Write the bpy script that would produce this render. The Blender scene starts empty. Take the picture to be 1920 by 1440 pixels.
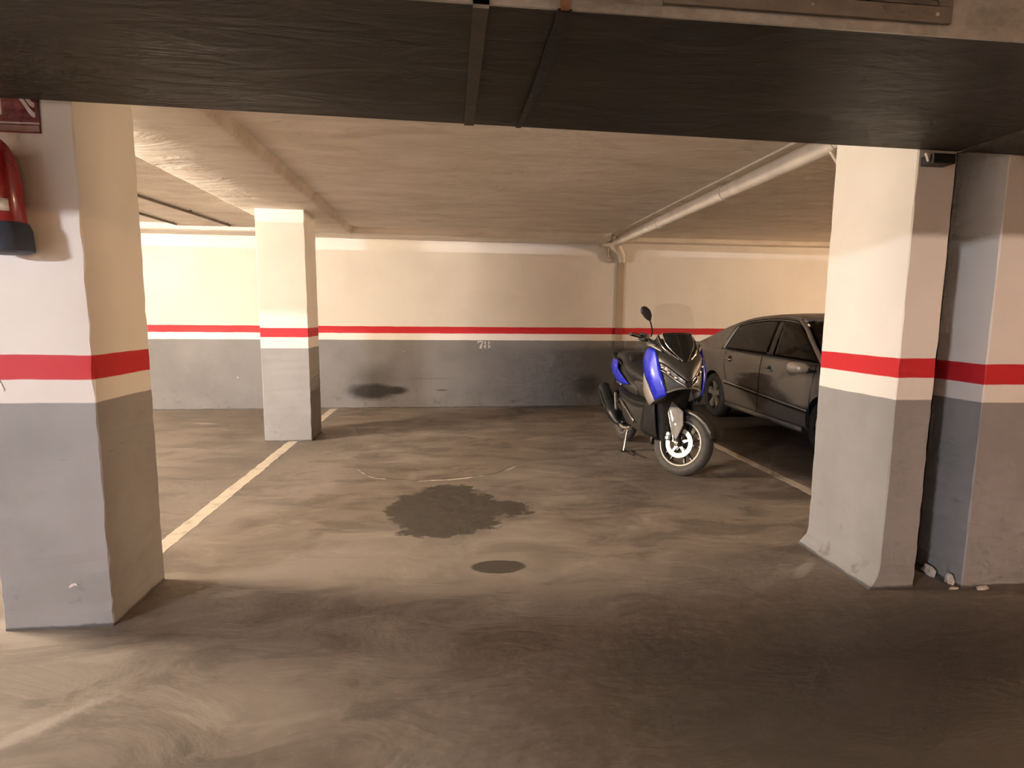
import bpy, bmesh, math, random
from mathutils import Vector, Matrix
random.seed(7)
scn = bpy.context.scene
col = scn.collection

# ------------------------------------------------------------------ camera, world, exposure
cam_d = bpy.data.cameras.new('camera')
cam = bpy.data.objects.new('camera', cam_d)
col.objects.link(cam)
scn.camera = cam
FPX, PITCH, YAW, ROLL = 1046.65, 0.121754, 0.111307, -0.00895
cam_d.sensor_fit = 'HORIZONTAL'
cam_d.sensor_width = 36.0
cam_d.lens = FPX / 1920 * 36.0
cam_d.clip_start = 0.05
_f = Vector((math.sin(YAW) * math.cos(PITCH), math.cos(YAW) * math.cos(PITCH), -math.sin(PITCH)))
_r = Vector((math.cos(YAW), -math.sin(YAW), 0))
_d = _f.cross(_r)
_r2 = math.cos(ROLL) * _r + math.sin(ROLL) * _d
_d2 = -math.sin(ROLL) * _r + math.cos(ROLL) * _d
_m = Matrix((_r2, -_d2, -_f)).transposed().to_4x4()
_m.translation = (0, 0, 1.5)
cam.matrix_world = _m

world = bpy.data.worlds.new('world')
scn.world = world
world.use_nodes = True
world.node_tree.nodes['Background'].inputs[0].default_value = (0.02, 0.018, 0.015, 1)
world.node_tree.nodes['Background'].inputs[1].default_value = 0.2
scn.view_settings.view_transform = 'Standard'
scn.view_settings.look = 'None'
scn.view_settings.gamma = 1
scn.view_settings.exposure = 0.0
scn.view_settings.use_curve_mapping = False
scn.cycles.max_bounces = 6
scn.cycles.diffuse_bounces = 4
scn.cycles.glossy_bounces = 2
scn.cycles.use_adaptive_sampling = True
scn.cycles.adaptive_threshold = 0.08
scn.cycles.adaptive_min_samples = 12
scn.cycles.use_light_tree = False

# lamps of the garage: (x, y, z), length, axis, emission strength, colour
WARM = (1.0, 0.84, 0.66)
AMBER = (1.0, 0.70, 0.44)
ORANGE = (1.0, 0.58, 0.32)
COOL = (0.88, 0.90, 1.0)
LAMPS = [
    ((-7.0, 4.2, 2.69), 1.50, 'y', 4250.0, WARM, 'fluorescent batten lamp hanging in the bay behind the extinguisher column'),
    ((-7.5, -4.5, 2.70), 1.20, 'x', 5000.0, COOL, 'cool white batten lamp on the aisle ceiling before the extinguisher column'),
    ((4.2, -4.5, 2.70), 1.20, 'x', 1050.0, ORANGE, 'warm batten lamp on the aisle ceiling before the pier'),
    ((12.4, 4.9, 2.55), 1.20, 'y', 4000.0, AMBER, 'fluorescent batten lamp in the far bay beyond the dark car'),
]

# ------------------------------------------------------------------ materials
class NT:
    def __init__(s, name):
        s.m = bpy.data.materials.new(name)
        s.m.use_nodes = True
        s.t = s.m.node_tree
        s.b = s.t.nodes['Principled BSDF']
    def n(s, typ, **kw):
        o = s.t.nodes.new(typ)
        for k, v in kw.items():
            setattr(o, k, v)
        return o
    def set(s, sock, v):
        if isinstance(v, bpy.types.NodeSocket):
            s.t.links.new(v, sock)
        elif v is not None:
            if isinstance(v, tuple) and len(v) == 3 and sock.type == 'RGBA':
                v = v + (1,)
            sock.default_value = v
    def math(s, op, a, b=None, c=None, clamp=False):
        o = s.n('ShaderNodeMath', operation=op, use_clamp=clamp)
        s.set(o.inputs[0], a)
        s.set(o.inputs[1], b)
        s.set(o.inputs[2], c)
        return o.outputs[0]
    def mix(s, f, a, b, mode='MIX'):
        o = s.n('ShaderNodeMix', data_type='RGBA', blend_type=mode)
        s.set(o.inputs[0], f)
        s.set(o.inputs[6], a)
        s.set(o.inputs[7], b)
        return o.outputs[2]
    def pos(s):
        return s.n('ShaderNodeNewGeometry').outputs['Position']
    def obj(s):
        return s.n('ShaderNodeTexCoord').outputs['Object']
    def xyz(s, v):
        o = s.n('ShaderNodeSeparateXYZ')
        s.set(o.inputs[0], v)
        return o.outputs
    def scale(s, v, sc, rot=(0, 0, 0)):
        o = s.n('ShaderNodeMapping')
        s.set(o.inputs[0], v)
        o.inputs['Scale'].default_value = sc
        o.inputs['Rotation'].default_value = rot
        return o.outputs[0]
    def noise(s, v, sc, det=4, rough=0.55, dist=0.0):
        o = s.n('ShaderNodeTexNoise')
        s.set(o.inputs['Vector'], v)
        o.inputs['Scale'].default_value = sc
        o.inputs['Detail'].default_value = det
        o.inputs['Roughness'].default_value = rough
        o.inputs['Distortion'].default_value = dist
        return o.outputs['Fac']
    def mr(s, v, a, b, c=0.0, d=1.0, smooth=True):
        o = s.n('ShaderNodeMapRange', interpolation_type='SMOOTHSTEP' if smooth else 'LINEAR')
        s.set(o.inputs[0], v)
        for i, q in enumerate((a, b, c, d)):
            o.inputs[1 + i].default_value = q
        return o.outputs[0]
    def bump(s, h, strength, dist=0.01):
        o = s.n('ShaderNodeBump')
        o.inputs['Strength'].default_value = strength
        o.inputs['Distance'].default_value = dist
        s.set(o.inputs['Height'], h)
        s.set(s.b.inputs['Normal'], o.outputs[0])
    def ell(s, P, cx, cy, rx, ry, rot=0.0):
        dx = s.math('SUBTRACT', P[0], cx)
        dy = s.math('SUBTRACT', P[1], cy)
        if rot:
            c, n = math.cos(rot), math.sin(rot)
            dx, dy = (s.math('ADD', s.math('MULTIPLY', dx, c), s.math('MULTIPLY', dy, n)),
                      s.math('SUBTRACT', s.math('MULTIPLY', dy, c), s.math('MULTIPLY', dx, n)))
        a = s.math('POWER', s.math('ABSOLUTE', s.math('DIVIDE', dx, rx)), 2.0)
        b = s.math('POWER', s.math('ABSOLUTE', s.math('DIVIDE', dy, ry)), 2.0)
        return s.math('SQRT', s.math('ADD', a, b))
    def fin(s, colr, rough, metal=0.0, spec=None, coat=0.0, coat_rough=0.14):
        s.set(s.b.inputs['Base Color'], colr)
        s.set(s.b.inputs['Roughness'], rough)
        s.set(s.b.inputs['Metallic'], metal)
        if spec is not None:
            s.b.inputs['Specular IOR Level'].default_value = spec
        if coat:
            s.b.inputs['Coat Weight'].default_value = coat
            s.b.inputs['Coat Roughness'].default_value = coat_rough
        return s.m

def plain(name, c, rough=0.5, metal=0.0, var=0.12, vscale=12.0, coat=0.0, bump=0.0, bscale=300.0, spec=None):
    t = NT(name)
    o = t.obj()
    f = t.noise(o, vscale, 4)
    k = t.mr(f, 0.3, 0.7, 1 - var, 1 + var * 0.6, False)
    cc = t.n('ShaderNodeVectorMath', operation='SCALE')
    cc.inputs[0].default_value = c
    t.set(cc.inputs['Scale'], k)
    r = t.mr(t.noise(o, vscale * 2.3, 3), 0.3, 0.7, max(0.02, rough - 0.06), min(1, rough + 0.08), False)
    if bump:
        t.bump(t.noise(o, bscale, 2), bump, 0.001)
    return t.fin(cc.outputs[0], r, metal, spec, coat)

WHITE = (0.80, 0.755, 0.69)
GREY = (0.31, 0.30, 0.29)
RED = (0.60, 0.022, 0.03)

def banded(name, zg, zr0, zr1, white=WHITE, grey=GREY, red=RED, soot=False):
    """oil paint in three bands: grey dado, pale strip, red line, pale above"""
    t = NT(name)
    p = t.pos()
    P = t.xyz(p)
    z = t.math('ADD', P[2], t.math('MULTIPLY', t.math('SUBTRACT', t.noise(p, 5.0, 1), 0.5), 0.010))
    n1 = t.noise(p, 1.5, 4, 0.6)
    w = t.mix(t.mr(n1, 0.3, 0.75), white, tuple(c * 0.92 for c in white))
    g = t.mix(t.mr(n1, 0.35, 0.7), grey, tuple(c * 0.82 for c in grey))
    # grime rubbed into the dado near the ground
    low = t.mr(P[2], 0.0, 0.5, 0.55, 0.0)
    n2 = t.noise(p, 7.0, 3, 0.6)
    spots = t.mr(n2, 0.58, 0.72)
    g = t.mix(t.math('MULTIPLY', low, spots), g, (0.10, 0.09, 0.075))
    scuff = t.mr(t.noise(t.scale(p, (1, 1, 7)), 3.0, 3, 0.7), 0.69, 0.75)
    g = t.mix(t.math('MULTIPLY', scuff, 0.35), g, (0.11, 0.10, 0.085))
    r = t.mix(n1, red, tuple(c * 0.85 for c in red))
    c = t.mix(t.mr(z, zg - 0.0025, zg + 0.0025), g, w)
    c = t.mix(t.math('MULTIPLY', t.mr(z, zr0 - 0.0025, zr0 + 0.0025), t.mr(z, zr1 + 0.0025, zr1 - 0.0025)), c, r)
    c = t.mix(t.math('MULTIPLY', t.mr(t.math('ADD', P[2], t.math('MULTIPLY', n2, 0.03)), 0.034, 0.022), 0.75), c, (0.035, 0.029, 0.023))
    # small chips down to pale plaster
    chip = t.mr(n2, 0.775, 0.785)
    c = t.mix(t.math('MULTIPLY', chip, t.mr(P[2], 1.3, 1.0)), c, (0.72, 0.68, 0.62))
    if soot:
        Q = (P[0], P[2])
        nz = t.math('MULTIPLY', t.math('SUBTRACT', n2, 0.5), 0.35)
        e = t.math('ADD', t.ell(Q, -1.24, 0.275, 0.43, 0.165), nz)
        m1 = t.mr(e, 1.18, 0.50)
        e2 = t.math('ADD', t.ell(Q, -0.88, 0.285, 0.22, 0.085), nz)
        m2 = t.mr(e2, 1.15, 0.5)
        e3 = t.math('ADD', t.ell(Q, -1.20, 0.48, 0.50, 0.30), nz)
        m3 = t.math('MULTIPLY', t.mr(e3, 1.1, 0.1), 0.5)
        e4 = t.ell(Q, -0.13, 0.285, 0.13, 0.02)
        m4 = t.math('MULTIPLY', t.mr(e4, 1.1, 0.3), 0.65)
        e5 = t.ell(Q, -0.30, 0.475, 0.55, 0.008)
        m5 = t.math('MULTIPLY', t.mr(e5, 1.1, 0.2), 0.5)
        e6 = t.math('ADD', t.ell(Q, -2.55, 0.12, 0.40, 0.13), nz)
        m6 = t.math('MULTIPLY', t.mr(e6, 1.1, 0.3), 0.5)
        e7 = t.math('ADD', t.ell(Q, 2.3, 0.35, 0.28, 0.25), nz)
        m7 = t.math('MULTIPLY', t.mr(e7, 1.1, 0.3), 0.6)
        m = m1
        for q in (m2, m3, m4, m5, m6, m7):
            m = t.math('MAXIMUM', m, q)
        c = t.mix(m, c, (0.030, 0.026, 0.021))
    t.bump(n2, 0.30, 0.006)
    ro = t.mr(n1, 0.3, 0.7, 0.50, 0.66, False)
    return t.fin(c, ro, 0, 0.35)

def floor_mat():
    t = NT('stained_concrete')
    p = t.pos()
    P = t.xyz(p)
    big = t.noise(p, 0.55, 3, 0.6, 0.6)
    med = t.noise(t.scale(p, (1.0, 2.0, 1)), 1.7, 5, 0.64, 0.7)
    fine = t.noise(p, 16, 3, 0.65)
    c = t.mix(t.mr(big, 0.32, 0.68), (0.190, 0.157, 0.127), (0.275, 0.232, 0.190))
    c = t.mix(t.math('MULTIPLY', t.mr(med, 0.48, 0.62), 0.65), c, (0.120, 0.098, 0.078))
    c = t.mix(t.math('MULTIPLY', t.mr(med, 0.46, 0.32), 0.6), c, (0.34, 0.295, 0.245))
    c = t.mix(t.math('MULTIPLY', t.mr(fine, 0.45, 0.8), 0.25), c, (0.30, 0.26, 0.215))
    wob = t.math('ADD', t.math('SUBTRACT', med, 0.5), t.math('MULTIPLY', t.math('SUBTRACT', fine, 0.5), 0.35))
    # shade painted into aisle and side bay floor; grime and shade under the car
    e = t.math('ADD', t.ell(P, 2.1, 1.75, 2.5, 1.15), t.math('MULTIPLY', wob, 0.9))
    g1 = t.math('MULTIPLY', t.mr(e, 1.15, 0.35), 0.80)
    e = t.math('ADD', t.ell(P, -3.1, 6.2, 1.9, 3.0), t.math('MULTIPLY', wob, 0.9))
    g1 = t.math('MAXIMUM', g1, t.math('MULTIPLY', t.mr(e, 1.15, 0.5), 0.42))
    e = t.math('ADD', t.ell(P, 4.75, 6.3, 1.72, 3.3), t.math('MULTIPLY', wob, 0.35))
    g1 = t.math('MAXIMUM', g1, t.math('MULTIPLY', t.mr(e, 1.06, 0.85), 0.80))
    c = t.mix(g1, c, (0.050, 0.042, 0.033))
    e = t.math('ADD', t.ell(P, -0.2, 3.35, 1.9, 0.75), t.math('MULTIPLY', wob, 1.2))  # paler patch painted in to brighten the floor between
    c = t.mix(t.math('MULTIPLY', t.mr(e, 1.15, 0.4), 0.35), c, (0.36, 0.315, 0.265))
    # oil stain in the middle of the bay, its drips and the patch before it
    e = t.math('ADD', t.ell(P, -0.03, 4.22, 0.45, 0.58), t.math('MULTIPLY', wob, 1.1))
    m = t.mr(e, 1.06, 0.94)
    e = t.math('ADD', t.ell(P, 0.36, 4.20, 0.24, 0.20), t.math('MULTIPLY', wob, 2.4))
    m = t.math('MAXIMUM', m, t.mr(e, 1.06, 0.94))
    e = t.math('ADD', t.ell(P, 0.285, 3.19, 0.17, 0.085), t.math('MULTIPLY', wob, 0.8))
    m = t.math('MAXIMUM', m, t.mr(e, 1.08, 0.92))
    c = t.mix(t.math('MULTIPLY', m, 0.90), c, (0.062, 0.053, 0.040))
    # ring left by a skim-coat patch, its near lip worn white
    e = t.math('ADD', t.ell(P, -0.1, 5.62, 0.78, 0.60, -0.10), t.math('MULTIPLY', t.math('SUBTRACT', big, 0.5), 1.2))
    near = t.mr(P[1], 5.5, 5.25)
    ring = t.math('MULTIPLY', t.mr(t.math('ABSOLUTE', t.math('SUBTRACT', e, 1.0)), 0.022, 0.006), near)
    c = t.mix(t.math('MULTIPLY', ring, 0.8), c, (0.070, 0.058, 0.046))
    wl = t.math('MULTIPLY', t.mr(t.math('ABSOLUTE', t.math('SUBTRACT', e, 1.03)), 0.030, 0.010), t.math('MULTIPLY', near, t.mr(med, 0.47, 0.56)))
    c = t.mix(wl, c, (0.72, 0.66, 0.57))
    for cx, cy, rx, ry, ro in ((0.95, 5.18, 0.24, 0.020, -0.35), (0.15, 7.15, 0.20, 0.03, 0.3), (2.1, 6.05, 0.22, 0.018, -0.1),
                               (-1.50, 2.02, 0.30, 0.05, 0.8), (-1.15, 3.0, 0.15, 0.05, 0.2), (2.15, 3.02, 0.20, 0.04, 0.7), (-3.3, 7.9, 0.30, 0.05, -0.3)):
        e = t.math('ADD', t.ell(P, cx, cy, rx, ry, ro), t.math('MULTIPLY', wob, 2.2))
        c = t.mix(t.math('MULTIPLY', t.mr(e, 1.05, 0.3), 0.42), c, (0.46, 0.41, 0.35))
    t.bump(med, 0.30, 0.03)
    ro = t.mr(med, 0.3, 0.7, 0.72, 0.52, False)
    return t.fin(c, ro, 0, 0.35)

def plaster_mat():
    t = NT('trowelled_ceiling_plaster')
    p = t.pos()
    a = t.noise(t.scale(p, (0.9, 2.4, 1)), 1.5, 3, 0.62, 0.6)
    b = t.noise(t.scale(p, (0.75, 1.9, 1), (0, 0, 0.15)), 1.7, 5, 0.62, 1.1)
    c = t.mix(t.mr(a, 0.35, 0.65), (0.75, 0.68, 0.59), (0.85, 0.785, 0.70))
    c = t.mix(t.math('MULTIPLY', t.mr(b, 0.55, 0.72), 0.35), c, (0.44, 0.36, 0.28))
    t.bump(b, 0.85, 0.055)
    return t.fin(c, 0.75, 0, 0.2)

def metal_sheet():
    t = NT('galvanised_sheet')
    p = t.pos()
    v = t.n('ShaderNodeTexVoronoi')
    t.set(v.inputs['Vector'], p)
    v.inputs['Scale'].default_value = 38
    c = t.mix(v.outputs['Color'], (0.46, 0.45, 0.41), (0.58, 0.57, 0.53))
    d = t.noise(t.scale(p, (1, 2, 2)), 2.2, 6, 0.65)
    c = t.mix(t.mr(d, 0.42, 0.72), c, (0.24, 0.225, 0.19))
    t.bump(t.noise(p, 1.6, 3), 0.25, 0.02)
    return t.fin(c, t.mr(d, 0.3, 0.7, 0.40, 0.58, False), 0.30)

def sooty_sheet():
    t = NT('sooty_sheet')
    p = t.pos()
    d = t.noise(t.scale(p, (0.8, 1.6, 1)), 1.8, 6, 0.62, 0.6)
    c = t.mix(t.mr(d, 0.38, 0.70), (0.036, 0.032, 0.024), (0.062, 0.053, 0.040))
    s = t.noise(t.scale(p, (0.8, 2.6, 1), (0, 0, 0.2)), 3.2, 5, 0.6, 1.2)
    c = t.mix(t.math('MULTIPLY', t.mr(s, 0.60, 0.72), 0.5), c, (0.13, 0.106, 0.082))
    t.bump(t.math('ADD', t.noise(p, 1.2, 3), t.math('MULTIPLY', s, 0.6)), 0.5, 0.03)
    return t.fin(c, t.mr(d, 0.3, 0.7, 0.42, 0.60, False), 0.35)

def line_mat():
    t = NT('worn_road_paint')
    p = t.pos()
    n = t.noise(p, 7, 6, 0.7)
    c = t.mix(t.mr(n, 0.48, 0.74), (0.56, 0.49, 0.385), (0.30, 0.26, 0.205))
    t.bump(t.noise(p, 24, 4), 0.3, 0.004)
    return t.fin(c, 0.62, 0, 0.3)

def glass(name, c, rough=0.02, mixf=0.5):
    """thin pane: part clear with a tint, part glossy"""
    t = NT(name)
    out = t.t.nodes['Material Output']
    tr = t.n('ShaderNodeBsdfTransparent')
    tr.inputs[0].default_value = c + (1,)
    gl = t.n('ShaderNodeBsdfGlossy')
    gl.inputs['Color'].default_value = (1, 1, 1, 1)
    rr = t.mr(t.noise(t.obj(), 3, 2), 0.3, 0.7, rough, rough + 0.03, False)
    t.set(gl.inputs['Roughness'], rr)
    fr = t.n('ShaderNodeFresnel')
    fr.inputs[0].default_value = 1.45
    mx = t.n('ShaderNodeMixShader')
    t.set(mx.inputs[0], fr.outputs[0])
    t.t.links.new(tr.outputs[0], mx.inputs[1])
    t.t.links.new(gl.outputs[0], mx.inputs[2])
    t.t.links.new(mx.outputs[0], out.inputs[0])
    return t.m

def emit(name, c, s):
    t = NT(name)
    n = t.noise(t.obj(), 2.0, 2)
    t.fin((0.8, 0.8, 0.8), 0.4)
    t.b.inputs['Emission Color'].default_value = c + (1,)
    t.set(t.b.inputs['Emission Strength'], t.mr(n, 0.0, 1.0, s * 0.98, s * 1.02, False))
    return t.m

# ------------------------------------------------------------------ mesh builder
def rot_to(d):
    return Vector(d).normalized().to_track_quat('Z', 'Y').to_matrix()

class MB:
    def __init__(s):
        s.v, s.f = [], []
    def add(s, vs, fs):
        o = len(s.v)
        s.v += [tuple(q) for q in vs]
        s.f += [tuple(i + o for i in q) for q in fs]
        return s
    def box(s, a, b, rot=None, piv=None):
        x0, y0, z0 = a
        x1, y1, z1 = b
        vs = [Vector(q) for q in ((x0, y0, z0), (x1, y0, z0), (x1, y1, z0), (x0, y1, z0), (x0, y0, z1), (x1, y0, z1), (x1, y1, z1), (x0, y1, z1))]
        if rot is not None:
            c = Vector(piv) if piv is not None else (Vector(a) + Vector(b)) / 2
            vs = [rot @ (q - c) + c for q in vs]
        return s.add(vs, [(0, 3, 2, 1), (4, 5, 6, 7), (0, 1, 5, 4), (1, 2, 6, 5), (2, 3, 7, 6), (3, 0, 4, 7)])
    def rings(s, rs, cap=True, closed=True, loop=False):
        n = len(rs[0])
        vs = [q for r in rs for q in r]
        fs = []
        R = len(rs)
        for i in range(R if loop else R - 1):
            i2 = (i + 1) % R
            for j in range(n if closed else n - 1):
                k = (j + 1) % n
                fs.append((i * n + j, i * n + k, i2 * n + k, i2 * n + j))
        if cap and closed and not loop:
            fs.append(tuple(range(n))[::-1])
            fs.append(tuple((R - 1) * n + j for j in range(n)))
        return s.add(vs, fs)
    def cyl(s, a, b, r0, r1=None, n=16):
        r1 = r0 if r1 is None else r1
        a, b = Vector(a), Vector(b)
        M = rot_to(b - a)
        rs = []
        for c, r in ((a, r0), (b, r1)):
            rs.append([c + M @ Vector((r * math.cos(2 * math.pi * k / n), r * math.sin(2 * math.pi * k / n), 0)) for k in range(n)])
        return s.rings(rs)
    def tube(s, pts, r, n=10, sub=6, smooth=True):
        pts = [Vector(p) for p in pts]
        if smooth and len(pts) > 2:
            pts = cr_line(pts, sub)
        rs = []
        up = None
        for i, p in enumerate(pts):
            d = (pts[min(i + 1, len(pts) - 1)] - pts[max(i - 1, 0)]).normalized()
            if up is None:
                up = Vector((0, 0, 1)) if abs(d.z) < 0.9 else Vector((0, 1, 0))
            x = up.cross(d).normalized()
            up = d.cross(x).normalized()
            rr = r(i / (len(pts) - 1)) if callable(r) else r
            rs.append([p + x * rr * math.cos(2 * math.pi * k / n) + up * rr * math.sin(2 * math.pi * k / n) for k in range(n)])
        return s.rings(rs)
    def lathe(s, prof, c, ax, n=24, cap=True):
        c = Vector(c)
        M = rot_to(ax)
        rs = [[c + M @ Vector((r * math.cos(2 * math.pi * k / n), r * math.sin(2 * math.pi * k / n), h)) for k in range(n)] for r, h in prof]
        return s.rings(rs, cap)
    def ringlathe(s, prof, c, ax, n=48):
        """closed profile (r, h) spun round: tyres and rims"""
        c = Vector(c)
        M = rot_to(ax)
        rs = []
        for k in range(n):
            a = 2 * math.pi * k / n
            rs.append([c + M @ Vector((r * math.cos(a), r * math.sin(a), h)) for r, h in prof])
        return s.rings(rs, False, True, True)
    def prism(s, poly, d):
        """flat polygon of 3D points pushed along d"""
        n = len(poly)
        d = Vector(d)
        vs = [Vector(p) for p in poly] + [Vector(p) + d for p in poly]
        fs = [tuple(range(n))[::-1], tuple(range(n, 2 * n))]
        for i in range(n):
            j = (i + 1) % n
            fs.append((i, j, n + j, n + i))
        return s.add(vs, fs)
    def patch(s, g, nu=4, nv=4):
        rows = [cr_line([Vector(p) for p in r], nv) if len(r) > 2 else lin(r, nv) for r in g]
        cols = list(zip(*rows))
        cols = [cr_line(list(c), nu) if len(c) > 2 else lin(c, nu) for c in cols]
        rows = list(zip(*cols))
        return s.rings([list(r) for r in rows], False, False)
    def mirror(s):
        n = len(s.v)
        s.v += [(x, -y, z) for x, y, z in s.v]
        s.f += [tuple(i + n for i in q[::-1]) for q in s.f]
        return s
    def flip(s):
        s.v = [(x, -y, z) for x, y, z in s.v]
        s.f = [q[::-1] for q in s.f]
        return s
    def xf(s, M):
        s.v = [tuple(M @ Vector(q)) for q in s.v]
        return s
    def build(s, name, mat, parent=None, smooth=False, bevel=0, solid=0, sub=0, fix=True, auto=None):
        me = bpy.data.meshes.new(name)
        me.from_pydata(s.v, [], s.f)
        if fix:
            bm = bmesh.new()
            bm.from_mesh(me)
            bmesh.ops.recalc_face_normals(bm, faces=bm.faces)
            bm.to_mesh(me)
            bm.free()
        me.materials.append(mat)
        if smooth:
            me.polygons.foreach_set('use_smooth', [True] * len(me.polygons))
            if auto is not None:
                me.set_sharp_from_angle(angle=math.radians(auto))
        me.update()
        o = bpy.data.objects.new(name, me)
        col.objects.link(o)
        if parent:
            o.parent = parent
        if solid:
            q = o.modifiers.new('thick', 'SOLIDIFY')
            q.thickness = solid
            q.offset = 0
        if bevel:
            q = o.modifiers.new('bevel', 'BEVEL')
            q.width = bevel
            q.segments = 2
            q.limit_method = 'ANGLE'
        if sub:
            q = o.modifiers.new('sub', 'SUBSURF')
            q.levels = q.render_levels = sub
        return o

def lin(p, n):
    p = [Vector(q) for q in p]
    if len(p) == 1:
        return p
    return [p[0].lerp(p[1], k / n) for k in range(n + 1)]

def cr_line(p, n):
    out = []
    for i in range(len(p) - 1):
        p0 = p[i - 1] if i else p[0] * 2 - p[1]
        p1, p2 = p[i], p[i + 1]
        p3 = p[i + 2] if i + 2 < len(p) else p[-1] * 2 - p[-2]
        for k in range(n):
            t = k / n
            out.append(0.5 * ((2 * p1) + (p2 - p0) * t + (2 * p0 - 5 * p1 + 4 * p2 - p3) * t * t + (3 * p1 - p0 - 3 * p2 + p3) * t ** 3))
    out.append(p[-1].copy())
    return out

def tag(o, label=None, cat=None, group=None, kind=None):
    for k, v in (('label', label), ('category', cat), ('group', group), ('kind', kind)):
        if v:
            o[k] = v
    return o

def empty(name, loc, rz=0.0, label=None, cat=None, group=None):
    o = bpy.data.objects.new(name, None)
    o.empty_display_size = 0.1
    col.objects.link(o)
    o.location = loc
    o.rotation_euler = (0, 0, rz)
    return tag(o, label, cat, group)

def struct(o, label):
    return tag(o, label, None, None, 'structure')

# ------------------------------------------------------------------ shared materials
MAT = {}
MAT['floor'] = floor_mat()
MAT['ceil'] = plaster_mat()
MAT['wall'] = banded('wall_paint', 1.100, 1.206, 1.314, soot=True, grey=(0.205, 0.195, 0.185))
MAT['wall2'] = banded('side_wall_paint', 1.100, 1.206, 1.314)
MAT['colL'] = banded('column_paint_a', 1.087, 1.194, 1.306)
MAT['colM'] = banded('column_paint_b', 1.102, 1.231, 1.336)
MAT['colR'] = banded('column_paint_c', 1.070, 1.188, 1.293)
MAT['pier'] = banded('pier_paint', 1.055, 1.154, 1.264)
MAT['galv'] = metal_sheet()
MAT['soot'] = sooty_sheet()
MAT['line'] = line_mat()
MAT['cream'] = plain('cream_paint', (0.62, 0.55, 0.46), 0.5, 0, 0.15, 5, bump=0.2)
MAT['black'] = plain('black_plastic', (0.012, 0.012, 0.012), 0.42, 0, 0.2, 20)
MAT['rust'] = plain('rusty_steel', (0.34, 0.17, 0.09), 0.7, 0.3, 0.4, 40)

# ------------------------------------------------------------------ the room shell
XL, XR, YF, YB, ZC = -10.0, 15.0, -6.5, 9.09, 2.76
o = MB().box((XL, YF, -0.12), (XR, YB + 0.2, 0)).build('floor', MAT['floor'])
struct(o, 'stained brown grey concrete floor of the garage')
o = MB().box((XL, YF, ZC), (XR, YB + 0.2, ZC + 0.15)).build('ceiling', MAT['ceil'])
struct(o, 'roughly trowelled beige plaster ceiling')
struct(MB().box((XL, YB, 0), (XR, YB + 0.2, ZC)).build('wall_back', MAT['wall']), 'rear garage wall with grey dado, red line and a soot patch')
struct(MB().box((XL - 0.2, YF, 0), (XL, YB + 0.2, ZC)).build('wall_left', MAT['wall2']), 'side wall of the garage painted in bands')
struct(MB().box((XR, YF, 0), (XR + 0.2, YB + 0.2, ZC)).build('wall_right', MAT['wall2']), 'far side wall of the garage painted in bands')
struct(MB().box((XL, YF - 0.2, 0), (XR, YF, ZC)).build('wall_front', MAT['wall2']), 'wall across the aisle painted in bands')

def soft_beam(name, x0, x1, y0, y1, z, label, fil=0.035, axis='y'):
    """plastered downstand with rounded lower edges"""
    prof = [(x0 - 0.03, ZC + 0.01), (x0, ZC - 0.02), (x0, z + fil), (x0 + fil * 0.3, z + fil * 0.3), (x0 + fil, z), (x1 - fil, z), (x1 - fil * 0.3, z + fil * 0.3), (x1, z + fil), (x1, ZC - 0.02), (x1 + 0.03, ZC + 0.01)]
    rs = []
    n = 30
    for k in range(n + 1):
        y = y0 + (y1 - y0) * k / n
        j = [random.uniform(-0.004, 0.004) for _ in prof]
        if axis == 'y':
            rs.append([(a + j[i], y, b + j[i] * 0.5) for i, (a, b) in enumerate(prof)])
        else:
            rs.append([(y, a + j[i], b + j[i] * 0.5) for i, (a, b) in enumerate(prof)])
    o = MB().rings(rs, True).build(name, MAT['ceil'], smooth=True, auto=50)
    return struct(o, label)

soft_beam('ceiling_beam', -2.38, -1.42, 2.75, 8.58, 2.67, 'wide plastered beam running to the rear wall over the free column')
soft_beam('ceiling_beam', 8.58, YB + 0.05, XL, 2.48, 2.672, 'plastered beam along the top of the rear wall', axis='x')
soft_beam('ceiling_beam', 8.88, YB + 0.05, 2.60, XR, 2.69, 'slim plastered beam on the rear wall behind the dark car', 0.02, 'x')

def column(name, x0, x1, y0, y1, z1, mat, label, flare=None):
    """plastered column with slightly worn, wavy arrises"""
    n = 44
    rs = []
    rnd = random.Random(hash(label) % 1000 if False else len(label))
    for k in range(n + 1):
        z = z1 * (k / n) ** 1.15
        fl = 0.0
        if flare:
            fl = flare * max(0.0, 1 - z / 0.13) ** 1.8
        b = 0.005
        cs = []
        for cx, cy, sx, sy in ((x0 - fl, y0, 1, 1), (x1, y0, -1, 1), (x1, y1, -1, -1), (x0 - fl, y1 + fl * 0.4, 1, -1)):
            w = rnd.uniform(-0.0015, 0.0015)
            q = b + rnd.uniform(-0.003, 0.003) * (1.0 if rnd.random() > 0.15 else 2.5)
            q = max(0.003, q)
            if sx == sy:
                cs += [(cx + w, cy + q * sy, z), (cx + q * sx, cy + w, z)]
            else:
                cs += [(cx + q * sx, cy + w, z), (cx + w, cy + q * sy, z)]
        rs.append(cs)
    o = MB().rings(rs).build(name, mat)
    return struct(o, label)

column('column', -2.095, -1.612, 2.722, 3.207, ZC, MAT['colL'], 'front column that carries the fire extinguisher')
column('column', -2.172, -1.634, 6.728, 7.235, 2.72, MAT['colM'], 'free standing column in the middle of the bays')
column('column', 2.372, 2.590, 2.715, 3.345, ZC, MAT['colR'], 'slim front column beside the dark car', flare=0.055)
column('column', 2.856, 5.30, 2.682, 3.20, ZC, MAT['pier'], 'broad pier at the picture edge past the slim column')  # unseen far end stretched to block the far bay lamp

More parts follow.
